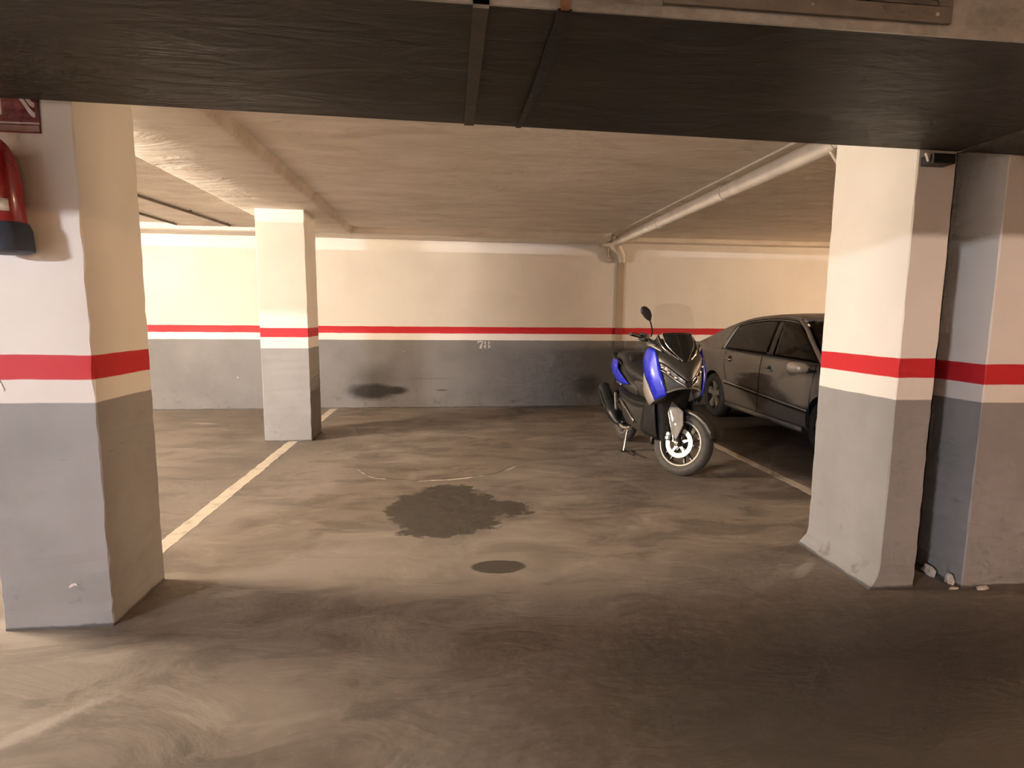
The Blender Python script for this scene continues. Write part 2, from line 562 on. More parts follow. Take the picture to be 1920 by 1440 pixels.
struct(MB().box((2.594, 2.99, 0.0), (2.853, 3.03, ZC)).build('gap_shade', MAT['black']), 'black sheet added as the dark shade in the gap between slim column and pier')  # sheet added for the deep shade between column and pier

_drip = plain('paint_drip', (0.76, 0.72, 0.66), 0.5)
_cl = bpy.data.objects['column']
MB().prism([(-2.016, 2.7205, 1.204), (-2.010, 2.7205, 1.206), (-1.988, 2.7205, 1.150), (-1.992, 2.7205, 1.142), (-2.000, 2.7205, 1.146)], (0, -0.0025, 0)).build('paint_drip', _drip, _cl)
MB().prism([(-1.80, 2.7205, 0.205), (-1.785, 2.7205, 0.222), (-1.765, 2.7205, 0.225), (-1.757, 2.7205, 0.212), (-1.772, 2.7205, 0.214), (-1.790, 2.7205, 0.204)], (0, -0.002, 0)).build('plaster_scar', _drip, _cl)

# painted bay lines on the floor
def ground_line(x0, x1, y0, y1, label, skew=0.0):
    vs, fs = [], []
    n = 60
    for k in range(n + 1):
        t = k / n
        y = y0 + (y1 - y0) * t
        a = random.uniform(-0.006, 0.006)
        b = random.uniform(-0.006, 0.006)
        vs += [(x0 + a + skew * t, y, 0.0), (x1 + b + skew * t, y, 0.0), (x0 + a + skew * t, y, 0.0015), (x1 + b + skew * t, y, 0.0015)]
    for k in range(n):
        i = 4 * k
        fs += [(i + 2, i + 3, i + 7, i + 6), (i, i + 2, i + 6, i + 4), (i + 1, i + 5, i + 7, i + 3)]
    o = MB().add(vs, fs).build('bay_line', MAT['line'])
    return tag(o, label, 'floor marking', 'painted bay lines')

ground_line(-1.905, -1.795, 3.22, 6.72, 'worn pale bay line from the extinguisher column to the middle column')
ground_line(-1.90, -1.79, 7.25, 9.06, 'short piece of bay line between the middle column and the rear wall')
ground_line(3.068, 3.165, 3.50, 9.0, 'worn pale bay line beside the dark car')

# ------------------------------------------------------------------ number on the wall
def wall_number():
    y = YB - 0.0015
    root = empty('bay_number', (0.548, YB, 0.965), 0, 'white stencilled number 78 on the grey rear wall', 'number')
    white = plain('stencil_paint', (0.56, 0.53, 0.48), 0.6, 0, 0.2, 60)
    def stroke(polys, name):
        m = MB()
        for p in polys:
            m.prism([(a, -0.0015, b) for a, b in p], (0, 0.0014, 0))
        m.build(name, white, root, fix=True)
    # seven: serifed bar, curved tapering stem
    stroke([[(-0.100, 0.125), (-0.102, 0.086), (-0.090, 0.086), (-0.084, 0.103), (-0.020, 0.108), (-0.008, 0.125)],
            [(-0.026, 0.100), (-0.060, 0.052), (-0.074, 0.0), (-0.030, 0.0), (-0.030, 0.045), (-0.012, 0.100)]], 'digit')
    # eight: stencil halves, four crescents
    def cres(cx, cz, rx, rz, s, w):
        out, inn = [], []
        for k in range(9):
            a = math.radians(-72 + 144 * k / 8)
            out.append((cx + s * rx * math.cos(a), cz + rz * math.sin(a)))
            f = 0.92 - w * math.cos(a)
            inn.append((cx + s * rx * math.cos(a) * f, cz + rz * 0.92 * math.sin(a)))
        p = out + inn[::-1]
        return p
    stroke([cres(0.047, 0.095, 0.040, 0.032, -1, 0.50), cres(0.058, 0.095, 0.040, 0.032, 1, 0.50),
            cres(0.047, 0.033, 0.046, 0.034, -1, 0.60), cres(0.058, 0.033, 0.048, 0.034, 1, 0.60)], 'digit')
wall_number()

# ------------------------------------------------------------------ luminaires
for i, (loc, ln, ax, st, c, lab) in enumerate(LAMPS):
    t = empty('batten_lamp', loc, math.pi / 2 if ax == 'y' else 0.0, lab, 'lamp', 'fluorescent batten lamps')
    hw = ln / 2
    MB().box((-hw - 0.05, -0.045, 0.045), (hw + 0.05, 0.045, ZC - loc[2])).build('housing', MAT['cream'], t, bevel=0.004)
    for sx in (-1, 1):
        MB().box((sx * (hw + 0.02) - 0.02, -0.018, -0.022), (sx * (hw + 0.02) + 0.02, 0.018, 0.05)).build('end_holder', MAT['cream'], t)
    MB().cyl((-hw, 0, 0), (hw, 0, 0), 0.019, n=6).build('tube', emit('tube_glow_%d' % i, c, st), t, smooth=True, auto=40)

# ------------------------------------------------------------------ ventilation duct
def vent_duct():
    t = empty('ventilation_duct', (0, 2.16, 2.36), 0, 'large galvanised ventilation duct with a sooty underside running above the columns', 'duct')
    y0, y1, zt = 1.668 - 2.16, 2.655 - 2.16, 2.59 - 2.36
    def zb(x):                       # the far edge sags a little towards the pier
        return 0.022 - 0.0095 * (x + 2.5)
    secs = [(-8.8, -4.6), (-4.6, -2.3), (-2.3, 0.09), (0.09, 2.55), (2.55, 5.2), (5.2, 9.0), (9.0, 14.8)]
    for a, b in secs:
        rs = []
        n = 10
        for k in range(n + 1):
            x = a + (b - a) * k / n
            w = 0.004 * math.sin(9 * math.pi * k / n * 0.37 + a)
            rs.append([(x, y0, 0.004), (x, y0 + 0.004, 0.0), (x, (y0 + y1) / 2, zb(x) / 2 + w), (x, y1 - 0.004, zb(x)), (x, y1, zb(x) + 0.004), (x, y1, zt), (x, y0, zt)])
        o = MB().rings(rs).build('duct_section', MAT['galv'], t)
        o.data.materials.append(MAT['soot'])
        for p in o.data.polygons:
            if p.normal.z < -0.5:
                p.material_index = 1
    flm = plain('dusty_flange', (0.10, 0.088, 0.070), 0.55, 0.3, 0.2, 8)
    for x in (-4.6, -2.3, 0.09, 2.55, 5.2):
        m = MB()
        m.box((x - 0.022, y0 - 0.02, -0.012), (x + 0.022, y0, zt)).build('joint_flange', MAT['galv'], t)
        rs = [[(x + sx * 0.022, y, z) for sx, y, z in ((-1, y0 - 0.02, -0.012), (1, y0 - 0.02, -0.012), (1, y0 - 0.02, 0.006), (-1, y0 - 0.02, 0.006))],
              [(x - 0.022, y1 - 0.002, zb(x) - 0.006), (x + 0.022, y1 - 0.002, zb(x) - 0.006), (x + 0.022, y1 - 0.002, zb(x) + 0.006), (x - 0.022, y1 - 0.002, zb(x) + 0.006)]]
        MB().rings(rs).build('joint_flange', flm, t)
    # folded drip edge along the lit side
    MB().box((-8.8, y0 - 0.007, -0.004), (14.8, y0 + 0.001, 0.022)).build('folded_edge', MAT['galv'], t)
    # black hanger strap slung under the duct
    x = 0.325
    rs = [[(x - 0.020, y0 - 0.012, -0.014), (x + 0.020, y0 - 0.012, -0.014), (x + 0.020, y0 - 0.012, -0.004), (x - 0.020, y0 - 0.012, -0.004)],
          [(x - 0.014, (y0 + y1) / 2, zb(x) / 2 - 0.016), (x + 0.022, (y0 + y1) / 2, zb(x) / 2 - 0.016), (x + 0.022, (y0 + y1) / 2, zb(x) / 2 - 0.004), (x - 0.014, (y0 + y1) / 2, zb(x) / 2 - 0.004)],
          [(x - 0.022, y1 - 0.006, zb(x) - 0.006), (x + 0.000, y1 - 0.006, zb(x) - 0.006), (x + 0.000, y1 - 0.006, zb(x) + 0.002), (x - 0.022, y1 - 0.006, zb(x) + 0.002)]]
    MB().rings(rs).build('hanger_strap', MAT['black'], t)
    MB().box((x - 0.012, y0 - 0.016, -0.010), (x + 0.012, y0 - 0.007, zt)).build('hanger_strap', MAT['rust'], t)
    MB().lathe([(0.011, 0), (0.011, 0.008), (0.006, 0.010)], (x, y0 - 0.016, 0.035), (0, -1, 0), 6).build('bolt', MAT['rust'], t)
    # outlet grille on the lit side
    gm = plain('grille_paint', (0.27, 0.245, 0.21), 0.45, 0.4, 0.15, 15)
    dark = plain('grille_dark', (0.012, 0.011, 0.010), 0.8)
    gx0, gx1, gz0, gz1, yy = 0.610, 1.515, 0.030, 0.225, y0
    fr = 0.046
    g = MB()
    for a, b in (((gx0, gz0), (gx1, gz0 + fr)), ((gx0, gz1 - fr), (gx1, gz1)), ((gx0, gz0 + fr), (gx0 + fr, gz1 - fr)), ((gx1 - fr, gz0 + fr), (gx1, gz1 - fr))):
        g.box((a[0], yy - 0.014, a[1]), (b[0], yy - 0.0005, b[1]))
    fo = g.build('grille_frame', gm, t, bevel=0.002)
    MB().box((gx0 + fr, yy - 0.0022, gz0 + fr), (gx1 - fr, yy - 0.0012, gz1 - fr)).build('grille_opening', dark, t)
    cx = (gx0 + gx1) / 2
    MB().box((cx - 0.010, yy - 0.016, gz0 + fr), (cx + 0.010, yy - 0.003, gz1 - fr)).build('mullion', gm, t)
    z = gz0 + fr + 0.010
    first = None
    while z < gz1 - fr - 0.012:
        for a, b in ((gx0 + fr + 0.003, cx - 0.011), (cx + 0.011, gx1 - fr - 0.003)):
            if first is None:
                mb = MB().prism([(0, -0.015, -0.009), (0, -0.0125, -0.009), (0, -0.004, 0.009), (0, -0.0065, 0.009)], (b - a, 0, 0))
                s = mb.build('louvre_blade', gm, t)
                first = s
            else:
                s = first.copy()
                col.objects.link(s)
                s.parent = t
            s.location = (a, yy, z)
        z += 0.026
    sc = None
    for sx in (gx0 + 0.05, cx, gx1 - 0.05):
        for sz in (gz0 + fr / 2, gz1 - fr / 2):
            if sc is None:
                sc = MB().lathe([(0.006, 0), (0.006, 0.002), (0.003, 0.004)], (0, 0, 0), (0, -1, 0), 8).build('screw', MAT['galv'], t)
                s = sc
            else:
                s = sc.copy()
                col.objects.link(s)
                s.parent = t
            s.location = (sx, yy - 0.014, sz)
vent_duct()

t = empty('ventilation_duct', (0, -1.0, 2.365), 0, 'unseen second duct added behind the viewpoint as a light blocker', 'duct')  # added out of view to shade the upper columns from the aisle lamps
for k in range(6):
    MB().box((-8.8 + k * 3.7, -0.35, 0), (-5.1 + k * 3.7, 0.35, 0.22)).build('duct_section', MAT['galv'], t)
    if k:
        MB().box((-8.82 + k * 3.7, -0.37, -0.008), (-8.78 + k * 3.7, 0.37, 0.23)).build('joint_flange', MAT['galv'], t)

# ------------------------------------------------------------------ pipes and cables under the ceiling
def drain_pipe():
    t = empty('drain_pipe', (2.62, 8.9, 2.675), 0, 'cream painted drain pipe under the ceiling from slim column to rear wall', 'pipe')
    y1, yv = 8.93 - 8.9, 9.02 - 8.9
    MB().tube([(-0.045, 3.35 - 8.9, 0.0), (-0.02, 6.0 - 8.9, 0.0), (0.0, 8.70 - 8.9, -0.005)], 0.070, 20, 8).build('pipe_run', MAT['cream'], t, smooth=True, auto=50)
    for y in (3.62, 5.2, 6.9, 8.6):
        MB().ringlathe([(0.070, -0.018), (0.076, -0.018), (0.076, 0.018), (0.070, 0.018)], (-0.045 + 0.045 * (y - 3.35) / 5.35, y - 8.9, -0.001), (0, 1, 0), 24).build('pipe_clamp', MAT['cream'], t, smooth=True, auto=40)
    MB().tube([(0.0, 8.70 - 8.9, -0.005), (0.02, 8.86 - 8.9, -0.02), (0.10, 8.97 - 8.9, -0.09), (0.165, 9.015 - 8.9, -0.20), (0.172, 9.028 - 8.9, -0.30)], lambda u: 0.070 - 0.020 * u, 18, 6).build('elbow', MAT['cream'], t, smooth=True, auto=50)
    pm = banded('down_pipe_paint', 1.100, 1.206, 1.314, white=(0.46, 0.36, 0.27), grey=(0.16, 0.14, 0.125), red=(0.42, 0.02, 0.022))
    MB().box((0.117, 9.066 - 8.9, -2.675), (0.231, 9.0895 - 8.9, -0.28)).build('down_pipe', pm, t, bevel=0.004)
    # bent strap bracket that holds the elbow on the wall
    MB().prism([(-0.21, 0.14, -0.035), (-0.13, 0.14, -0.10), (-0.065, 0.14, -0.285), (0.03, 0.14, -0.27), (0.045, 0.14, -0.25), (-0.045, 0.14, -0.255), (-0.075, 0.14, -0.10), (-0.03, 0.14, -0.05)], (0, 0.045, 0)).build('bracket', MAT['cream'], t, bevel=0.003)
    MB().tube([(-0.045, 0.13, -0.05), (-0.055, 0.12, -0.15), (-0.02, 0.14, -0.25)], 0.010, 8, 5).build('bracket', MAT['cream'], t, smooth=True)
    # gusset plate where it enters the slim column
    MB().prism([(-0.275, 3.362 - 8.9, -0.148), (-0.160, 3.362 - 8.9, -0.073), (-0.144, 3.362 - 8.9, -0.264), (-0.183, 3.362 - 8.9, -0.265)], (0, 0.02, 0)).build('gusset', MAT['cream'], t)
drain_pipe()

def cable(name, pts, r, mat, label, cat='cable', group=None):
    o = MB().tube(pts, r, 8, 8).build(name, mat, smooth=True)
    return tag(o, label, cat, group)

cbl = plain('grey_conduit', (0.16, 0.12, 0.085), 0.6, 0, 0.2, 10)
cable('conduit', [(2.455, 3.40, 2.745), (2.46, 5, 2.746), (2.47, 7, 2.745), (2.49, 8.5, 2.746)], 0.011, MAT['cream'], 'thin cream cable clipped along the drain pipe', 'cable')
for x0, x1, ya, lab in ((-3.32, -3.11, 3.4, 'ceiling conduit nearer the wide beam in the side bay'), (-3.98, -3.83, 3.4, 'ceiling conduit farther from the wide beam in the side bay')):
    o = cable('conduit', [(x0 - 0.1, ya, 2.738), (x0, 6.3, 2.738), (x0 + (x1 - x0) * 0.6, 7.6, 2.738), (x1, 8.56, 2.738)], 0.016, cbl, lab, 'conduit', 'conduits under the ceiling of the side bay')
    n = 0
    for y in (3.9, 5.1, 6.3, 7.5, 8.5):
        f = (y - ya) / (8.6 - ya)
        xx = (x0 - 0.1) + (x1 - x0 + 0.1) * f
        c = MB().box((xx - 0.010, y - 0.012, 2.738), (xx + 0.010, y + 0.012, ZC - 0.002)).build('clip', cbl, o)

# black junction box at the head of the slim column
t = empty('junction_box', (2.45, 2.672, 2.272), 0, 'small black junction box under the duct on the slim column', 'junction box')
MB().box((-0.062, -0.035, 0.0), (0.062, 0.042, 0.048)).build('box', MAT['black'], t, bevel=0.004)
MB().prism([(-0.064, -0.02, 0.05), (-0.090, -0.02, 0.05), (-0.072, -0.02, 0.012)], (0, 0.012, 0)).build('bracket', MAT['cream'], t)

# ------------------------------------------------------------------ fire extinguisher and its sign
def extinguisher():
    t = empty('fire_extinguisher', (-1.852, 2.632, 1.742), 0, 'red fire extinguisher with dark blue foot hung on the front column', 'extinguisher')
    t.rotation_euler = (0, math.radians(-3.2), 0)
    redm = plain('extinguisher_red', (0.30, 0.010, 0.016), 0.33, 0, 0.15, 9, coat=0.4)
    blue = plain('blue_rubber', (0.030, 0.045, 0.075), 0.55, 0, 0.2, 20)
    lab = plain('paper_label', (0.72, 0.66, 0.60), 0.6, 0, 0.25, 60)
    pink = plain('red_print', (0.50, 0.20, 0.19), 0.6, 0, 0.25, 60)
    MB().lathe([(0.070, 0.10), (0.0765, 0.11), (0.0765, 0.30), (0.073, 0.36), (0.064, 0.41), (0.048, 0.445), (0.030, 0.465), (0.022, 0.475)], (0, 0, 0), (0, 0, 1), 40).build('cylinder', redm, t, smooth=True, auto=50)
    MB().lathe([(0.070, 0.0), (0.086, 0.006), (0.089, 0.02), (0.089, 0.095), (0.082, 0.122), (0.077, 0.124)], (0, 0, 0), (0, 0, 1), 40).build('foot', blue, t, smooth=True, auto=40)
    def wrap(a0, a1, z0, z1, r, name, mat, seg=10):
        rs = []
        for k in range(seg + 1):
            a = math.radians(a0 + (a1 - a0) * k / seg)
            rs.append([(r * math.cos(a), r * math.sin(a), z0), (r * math.cos(a), r * math.sin(a), z1)])
        return MB().rings(rs, False, False).build(name, mat, t, smooth=True, solid=0.0008)
    wrap(-75, -38, 0.165, 0.215, 0.0775, 'label', lab)
    wrap(-150, -66, 0.165, 0.33, 0.0775, 'label', pink)
    wrap(-125, -58, 0.368, 0.392, 0.0745, 'label', lab)
    MB().cyl((0, 0, 0.47), (0, 0, 0.52), 0.020, 0.018, 16).build('valve', plain('brass', (0.45, 0.33, 0.14), 0.35, 0.9), t, smooth=True, auto=40)
    MB().box((-0.10, -0.011, 0.522), (0.035, 0.011, 0.534), Matrix.Rotation(0.2, 3, 'Y')).build('lever', MAT['black'], t, bevel=0.003)
    MB().box((-0.10, -0.011, 0.500), (0.02, 0.011, 0.512)).build('lever', MAT['black'], t, bevel=0.003)
    MB().lathe([(0.014, 0), (0.014, 0.012), (0.010, 0.014)], (0, -0.018, 0.495), (0, -1, 0), 14).build('gauge', MAT['galv'], t)
    MB().tube([(-0.02, 0, 0.49), (-0.085, -0.01, 0.46), (-0.115, -0.02, 0.30), (-0.100, -0.02, 0.10)], 0.010, 8, 6).build('hose', MAT['black'], t, smooth=True)
    MB().box((-0.02, 0.06, 0.30), (0.02, 0.088, 0.42)).build('wall_hook', MAT['galv'], t)
extinguisher()

def fire_sign():
    t = empty('fire_sign', (-1.852, 2.7195, 2.258), 0, 'red fire equipment sign with white pictogram above the extinguisher', 'sign')
    r = plain('sign_red', (0.16, 0.014, 0.012), 0.35, 0, 0.15, 20)
    w = plain('sign_white', (0.60, 0.53, 0.48), 0.5, 0, 0.15, 30)
    d = plain('sign_line', (0.060, 0.008, 0.007), 0.5)
    p = plain('sign_strip', (0.36, 0.22, 0.18), 0.5, 0, 0.3, 25)
    W = 0.112
    MB().box((-W, -0.004, 0.0), (W, 0.0, 0.30)).build('plate', r, t, bevel=0.001)
    def flat(poly, name, mat, y=-0.0048):
        MB().prism([(a, y, b) for a, b in poly], (0, 0.0007, 0)).build(name, mat, t)
    flat([(-W + 0.006, 0.006), (W - 0.004, 0.006), (W - 0.004, 0.030), (-W + 0.006, 0.030)], 'text_strip', p)
    flat([(-W + 0.004, 0.036), (W - 0.002, 0.036), (W - 0.002, 0.043), (-W + 0.004, 0.043)], 'rule', w)
    flat([(W - 0.010, 0.06), (W - 0.003, 0.06), (W - 0.003, 0.29), (W - 0.010, 0.29)], 'border', d)
    flat([(-0.095, 0.07), (-0.034, 0.070), (-0.034, 0.22), (-0.055, 0.26), (-0.085, 0.22)], 'pictogram', w)
    for k in range(3):
        a = []
        b = []
        for j in range(9):
            u = j / 8
            x = 0.032 + 0.064 * u
            zc = 0.150 + k * 0.040 - 0.070 * (1 - math.cos(u * math.pi)) / 2 - 0.006
            th = 0.010 * (0.25 + math.sin(u * math.pi) ** 0.6 if u < 1 else 0.55) + 0.004 * u
            a.append((x, zc + th))
            b.append((x, zc - th))
        flat(a + b[::-1], 'pictogram', w)
fire_sign()

# ------------------------------------------------------------------ plaster crumbs at the foot of the pier
crumb_mat = plain('broken_plaster', (0.60, 0.54, 0.46), 0.8, 0, 0.3, 30)
def crumb(x, y, s, sz, label, seed):
    rnd = random.Random(seed)
    bm = bmesh.new()
    bmesh.ops.create_icosphere(bm, subdivisions=2, radius=1.0)
    for v in bm.verts:
        k = 0.75 + rnd.random() * 0.4
        v.co = Vector((v.co.x * s[0] * k, v.co.y * s[1] * k, max(-0.4, v.co.z) * sz * k))
    zmin = min(v.co.z for v in bm.verts)
    for v in bm.verts:
        v.co.z -= zmin
    me = bpy.data.meshes.new('plaster_crumb')
    bm.to_mesh(me)
    bm.free()
    me.materials.append(crumb_mat)
    o = bpy.data.objects.new('plaster_crumb', me)
    col.objects.link(o)
    o.location = (x, y, 0)
    tag(o, label, 'plaster crumb', 'plaster crumbs at the pier')
crumb(2.815, 2.86, (0.022, 0.055, 1), 0.040, 'crumb of fallen plaster nearest the dark gap by the pier', 1)
crumb(2.828, 2.735, (0.018, 0.028, 1), 0.045, 'pale upright crumb of plaster at the pier corner', 2)
crumb(2.80, 2.675, (0.030, 0.008, 1), 0.010, 'flat sliver of plaster before the pier corner', 3)
crumb(2.955, 2.655, (0.040, 0.014, 1), 0.018, 'crumb of plaster at the pier front towards the picture edge', 4)

# ------------------------------------------------------------------ scooter
def sup(c, hy, hz, n=20, e=3.0, axis='x'):
    """superellipse ring round point c, across x (or across z)"""
    out = []
    for k in range(n):
        a = 2 * math.pi * k / n
        ca, sa = math.cos(a), math.sin(a)
        p = math.copysign(abs(ca) ** (2 / e), ca) * hy
        q = math.copysign(abs(sa) ** (2 / e), sa) * hz
        out.append((c[0], c[1] + p, c[2] + q) if axis == 'x' else (c[0] + q, c[1] + p, c[2]))
    return out

def loft_x(st, n=20, e=3.0, sub=3):
    """st: (x, zc, hz, hy) stations, smoothed"""
    pts = [Vector(q) for q in [(a, b, 0) for a, b, _, _ in st]]
    szs = [Vector((c, d, 0)) for _, _, c, d in st]
    P, S = cr_line(pts, sub), cr_line(szs, sub)
    return MB().rings([sup((p.x, 0, p.y), max(q.y, 0.004), max(q.x, 0.004), n, e) for p, q in zip(P, S)])

def scooter():
    root = empty('motor_scooter', (2.185 - 0.035, 5.011, 0.0), math.radians(-90 + 1.5), 'blue and dark grey maxi scooter parked with its front wheel turned', 'scooter')
    STEER = math.radians(37)
    u = Vector((-0.446, 0, 0.895)).normalized()
    A = Vector((-0.42, 0, 0.90))
    SM = Matrix.Translation(A) @ Matrix.Rotation(STEER, 4, u) @ Matrix.Translation(-A)
    ax = SM @ Vector((0, 0, 0.305))
    LIFT = 0.0
    # lowest point of the turned wheel rests on the ground
    wx = (SM.to_3x3() @ Vector((0, 1, 0))).normalized()
    low = ax.z - 0.305 * math.sqrt(max(0, 1 - wx.z ** 2))
    SM = Matrix.Translation((0, 0, -low)) @ SM

    dgrey = plain('scooter_dark_grey', (0.070, 0.062, 0.053), 0.38, 0.35, 0.1, 6, coat=0.25)
    pgrey = plain('scooter_black_plastic', (0.020, 0.018, 0.016), 0.50, 0, 0.2, 18, bump=0.15, bscale=400)
    satin = plain('scooter_satin_grey', (0.115, 0.103, 0.090), 0.5, 0.2, 0.1, 10)
    silver = plain('scooter_silver', (0.62, 0.58, 0.52), 0.26, 0.9, 0.1, 12)
    chrome = plain('chrome', (0.80, 0.78, 0.74), 0.10, 1.0, 0.05, 12)
    blue = plain('scooter_blue', (0.018, 0.032, 0.62), 0.28, 0.15, 0.08, 6, coat=0.6)
    vinyl = plain('seat_vinyl', (0.032, 0.029, 0.026), 0.55, 0, 0.15, 14, bump=0.3, bscale=250)
    rubber = plain('tyre_rubber', (0.075, 0.066, 0.056), 0.70, 0, 0.2, 30)
    disc = plain('brake_steel', (0.46, 0.43, 0.36), 0.42, 0.4, 0.06, 40)
    smoke = plain('smoked_screen', (0.010, 0.0095, 0.009), 0.08, 0, 0.1, 4, coat=0.5)
    clear = glass('clear_screen', (0.93, 0.92, 0.90), 0.03)
    lens = plain('lamp_lens', (0.50, 0.49, 0.47), 0.12, 0.8, 0.6, 55, coat=1.0)
    amber = plain('tail_lens', (0.25, 0.01, 0.008), 0.2, 0, 0.1, 30, coat=0.5)

    raw = [False]
    def P(mb, name, mat, parent=root, steer=False, side=0, **kw):
        """coordinates are (forward, rider's right, up)"""
        if not steer and not raw[0]:
            mb.v = [(x if x > -0.9 else -0.9 + (x + 0.9) * 0.84, yy, z) for x, yy, z in mb.v]
        if side >= 0:
            mb.flip()
        if steer:
            mb.xf(SM)
        kw.setdefault('smooth', True)
        kw.setdefault('auto', 42)
        return mb.build(name, mat, parent, **kw)
    def both(fn, name, mat, **kw):
        r = []
        for sd in (1, -1):
            r.append(P(fn(), name, mat, side=sd, **kw))
        return r
    par = lambda mb, nm, mt, o, steer=False, **kw: P(mb, nm, mt, parent=o, steer=steer, **kw)

    # wheels
    rimlip = plain('rim_lip_grey', (0.36, 0.33, 0.28), 0.42, 0.3, 0.1, 20)
    def wheel(cx, cz, w, steer, name):
        T = Vector((cx, 0, cz))
        tp = [(0.213, -0.048), (0.228, -w * 0.86), (0.250, -w), (0.272, -w * 0.93), (0.291, -w * 0.64), (0.3015, -w * 0.30), (0.305, 0)]
        tp = tp + [(r, -h) for r, h in tp[-2::-1]]
        rim = P(MB().ringlathe([(0.219, -0.050), (0.210, -0.052), (0.198, -0.040), (0.188, -0.018), (0.188, 0.018), (0.198, 0.040), (0.210, 0.052), (0.219, 0.050), (0.202, 0.0)], T, (0, 1, 0), 56).lathe([(0.030, -0.06), (0.042, -0.05), (0.046, 0), (0.042, 0.05), (0.030, 0.06)], T, (0, 1, 0), 24), name, satin, steer=steer, auto=30)
        par(MB().ringlathe(tp, T, (0, 1, 0), 64), 'tyre', rubber, rim, steer)
        for s in (-1, 1):
            par(MB().ringlathe([(0.205, s * 0.0525), (0.217, s * 0.0515), (0.217, s * 0.0535), (0.205, s * 0.0545)], T, (0, 1, 0), 56), 'rim_lip', rimlip, rim, steer)
        for k in range(10):
            a = 2 * math.pi * (k // 2) / 5 + (0.13 if k % 2 else -0.13) + 0.3
            b = 2 * math.pi * (k // 2) / 5 + (0.22 if k % 2 else -0.22) + 0.3
            p0 = T + Vector((0.040 * math.cos(a), 0, 0.040 * math.sin(a)))
            p1 = T + Vector((0.194 * math.cos(b), 0, 0.194 * math.sin(b)))
            d = (p1 - p0).normalized()
            n = Vector((-d.z, 0, d.x))
            y = Vector((0, 1, 0))
            rs = [[p0 + n * i * 0.013 + y * j * 0.022 for i, j in ((-1, -1), (1, -1), (1, 1), (-1, 1))], [p1 + n * i * 0.008 + y * j * 0.014 for i, j in ((-1, -1), (1, -1), (1, 1), (-1, 1))]]
            par(MB().rings(rs), 'spoke', dgrey, rim, steer, bevel=0.003)
        return rim, T
    fw, T = wheel(0, 0.305, 0.064, True, 'front_wheel')
    y = 0.068
    d = par(MB().ringlathe([(0.098, y), (0.141, y), (0.141, y + 0.005), (0.098, y + 0.005)], T, (0, 1, 0), 60), 'brake_disc', disc, fw, True)
    for k in range(5):
        a = 2 * math.pi * k / 5 + 0.5
        c0, c1 = Vector((math.cos(a), 0, math.sin(a))), Vector((-math.sin(a), 0, math.cos(a)))
        par(MB().prism([T + c0 * 0.03 - c1 * 0.016 + Vector((0, y, 0)), T + c0 * 0.108 - c1 * 0.009 + Vector((0, y, 0)), T + c0 * 0.108 + c1 * 0.009 + Vector((0, y, 0)), T + c0 * 0.03 + c1 * 0.016 + Vector((0, y, 0))], (0, 0.006, 0)), 'disc_carrier', dgrey, fw, True, smooth=False)
    raw[0] = True
    rw, T2 = wheel(-1.47, 0.312, 0.066, False, 'rear_wheel')
    par(MB().ringlathe([(0.085, 0.066), (0.125, 0.066), (0.125, 0.071), (0.085, 0.071)], T2, (0, 1, 0), 48), 'brake_disc', disc, rw)
    raw[0] = False

    # fork, covers, caliper, mudguard
    w = Vector((0.895, 0, 0.446))
    ax0 = Vector((0, 0, 0.305))
    def leg(s):
        b = ax0 + Vector((0, s * 0.098, 0))
        return b
    for s in (1, -1):
        b = leg(s)
        lo = P(MB().cyl(b - u * 0.03, b + u * 0.34, 0.026, 0.025, 18), 'fork_leg', dgrey, steer=True)
        par(MB().cyl(b + u * 0.33, b + u * 0.62, 0.0175, n=16), 'fork_tube', chrome, lo, True)
        par(MB().lathe([(0.022, 0), (0.022, 0.012), (0.012, 0.016)], b + Vector((0, s * 0.024, 0)), (0, s, 0), 14), 'axle_nut', chrome, lo, True)
        pts = [(0.015, 0.004), (0.07, -0.024), (0.37, -0.030), (0.405, 0.004), (0.390, 0.036), (0.27, 0.128), (0.14, 0.108), (0.05, 0.036)]
        q = P(MB().prism([b + u * t + w * f + Vector((0, s * 0.024, 0)) for t, f in pts], (0, s * 0.016, 0)), 'fork_cover', satin, steer=True, bevel=0.006, smooth=False)
        par(MB().prism([b + u * t + w * f + Vector((0, s * 0.040, 0)) for t, f in ((0.31, -0.004), (0.31, 0.006), (0.22, 0.016), (0.20, 0.004))], (0, s * 0.002, 0)), 'reflector', silver, q, True, smooth=False)
        par(MB().lathe([(0.010, 0), (0.008, 0.006)], b + u * 0.165 + w * 0.030 + Vector((0, s * 0.040, 0)), (0, s, 0), 12), 'bolt', chrome, q, True)
        par(MB().cyl(b + u * 0.02 - w * 0.020 + Vector((0, s * 0.030, 0)), b + u * 0.36 - w * 0.030 + Vector((0, s * 0.030, 0)), 0.008, n=10), 'cover_edge', silver, q, True)
    c = P(MB().box((-0.150, 0.058, 0.300), (-0.085, 0.100, 0.385)), 'brake_caliper', pgrey, steer=True, bevel=0.008, smooth=False)
    for z in (0.325, 0.362):
        par(MB().lathe([(0.015, 0), (0.013, 0.008)], (-0.118, 0.100, z), (0, 1, 0), 14), 'piston_cap', chrome, c, True)
    par(MB().tube([(-0.12, 0.09, 0.385), (-0.17, 0.10, 0.46), (-0.15, 0.09, 0.60), (-0.24, 0.06, 0.74)], 0.006, 8), 'brake_hose', MAT['black'], c, True)
    def guard():
        g = []
        for k in range(15):
            a = math.radians(22 + (196 - 22) * k / 14)
            row = []
            for yy, dr in ((0.082, -0.030), (0.072, -0.004), (0.04, 0.008), (0, 0.012), (-0.04, 0.008), (-0.072, -0.004), (-0.082, -0.030)):
                tap = 1.0 if k > 2 else 0.55 + 0.15 * k
                r = 0.322 + dr
                row.append((r * math.cos(a), yy * tap, 0.305 + r * math.sin(a)))
            g.append(row)
        return MB().rings(g, False, False)
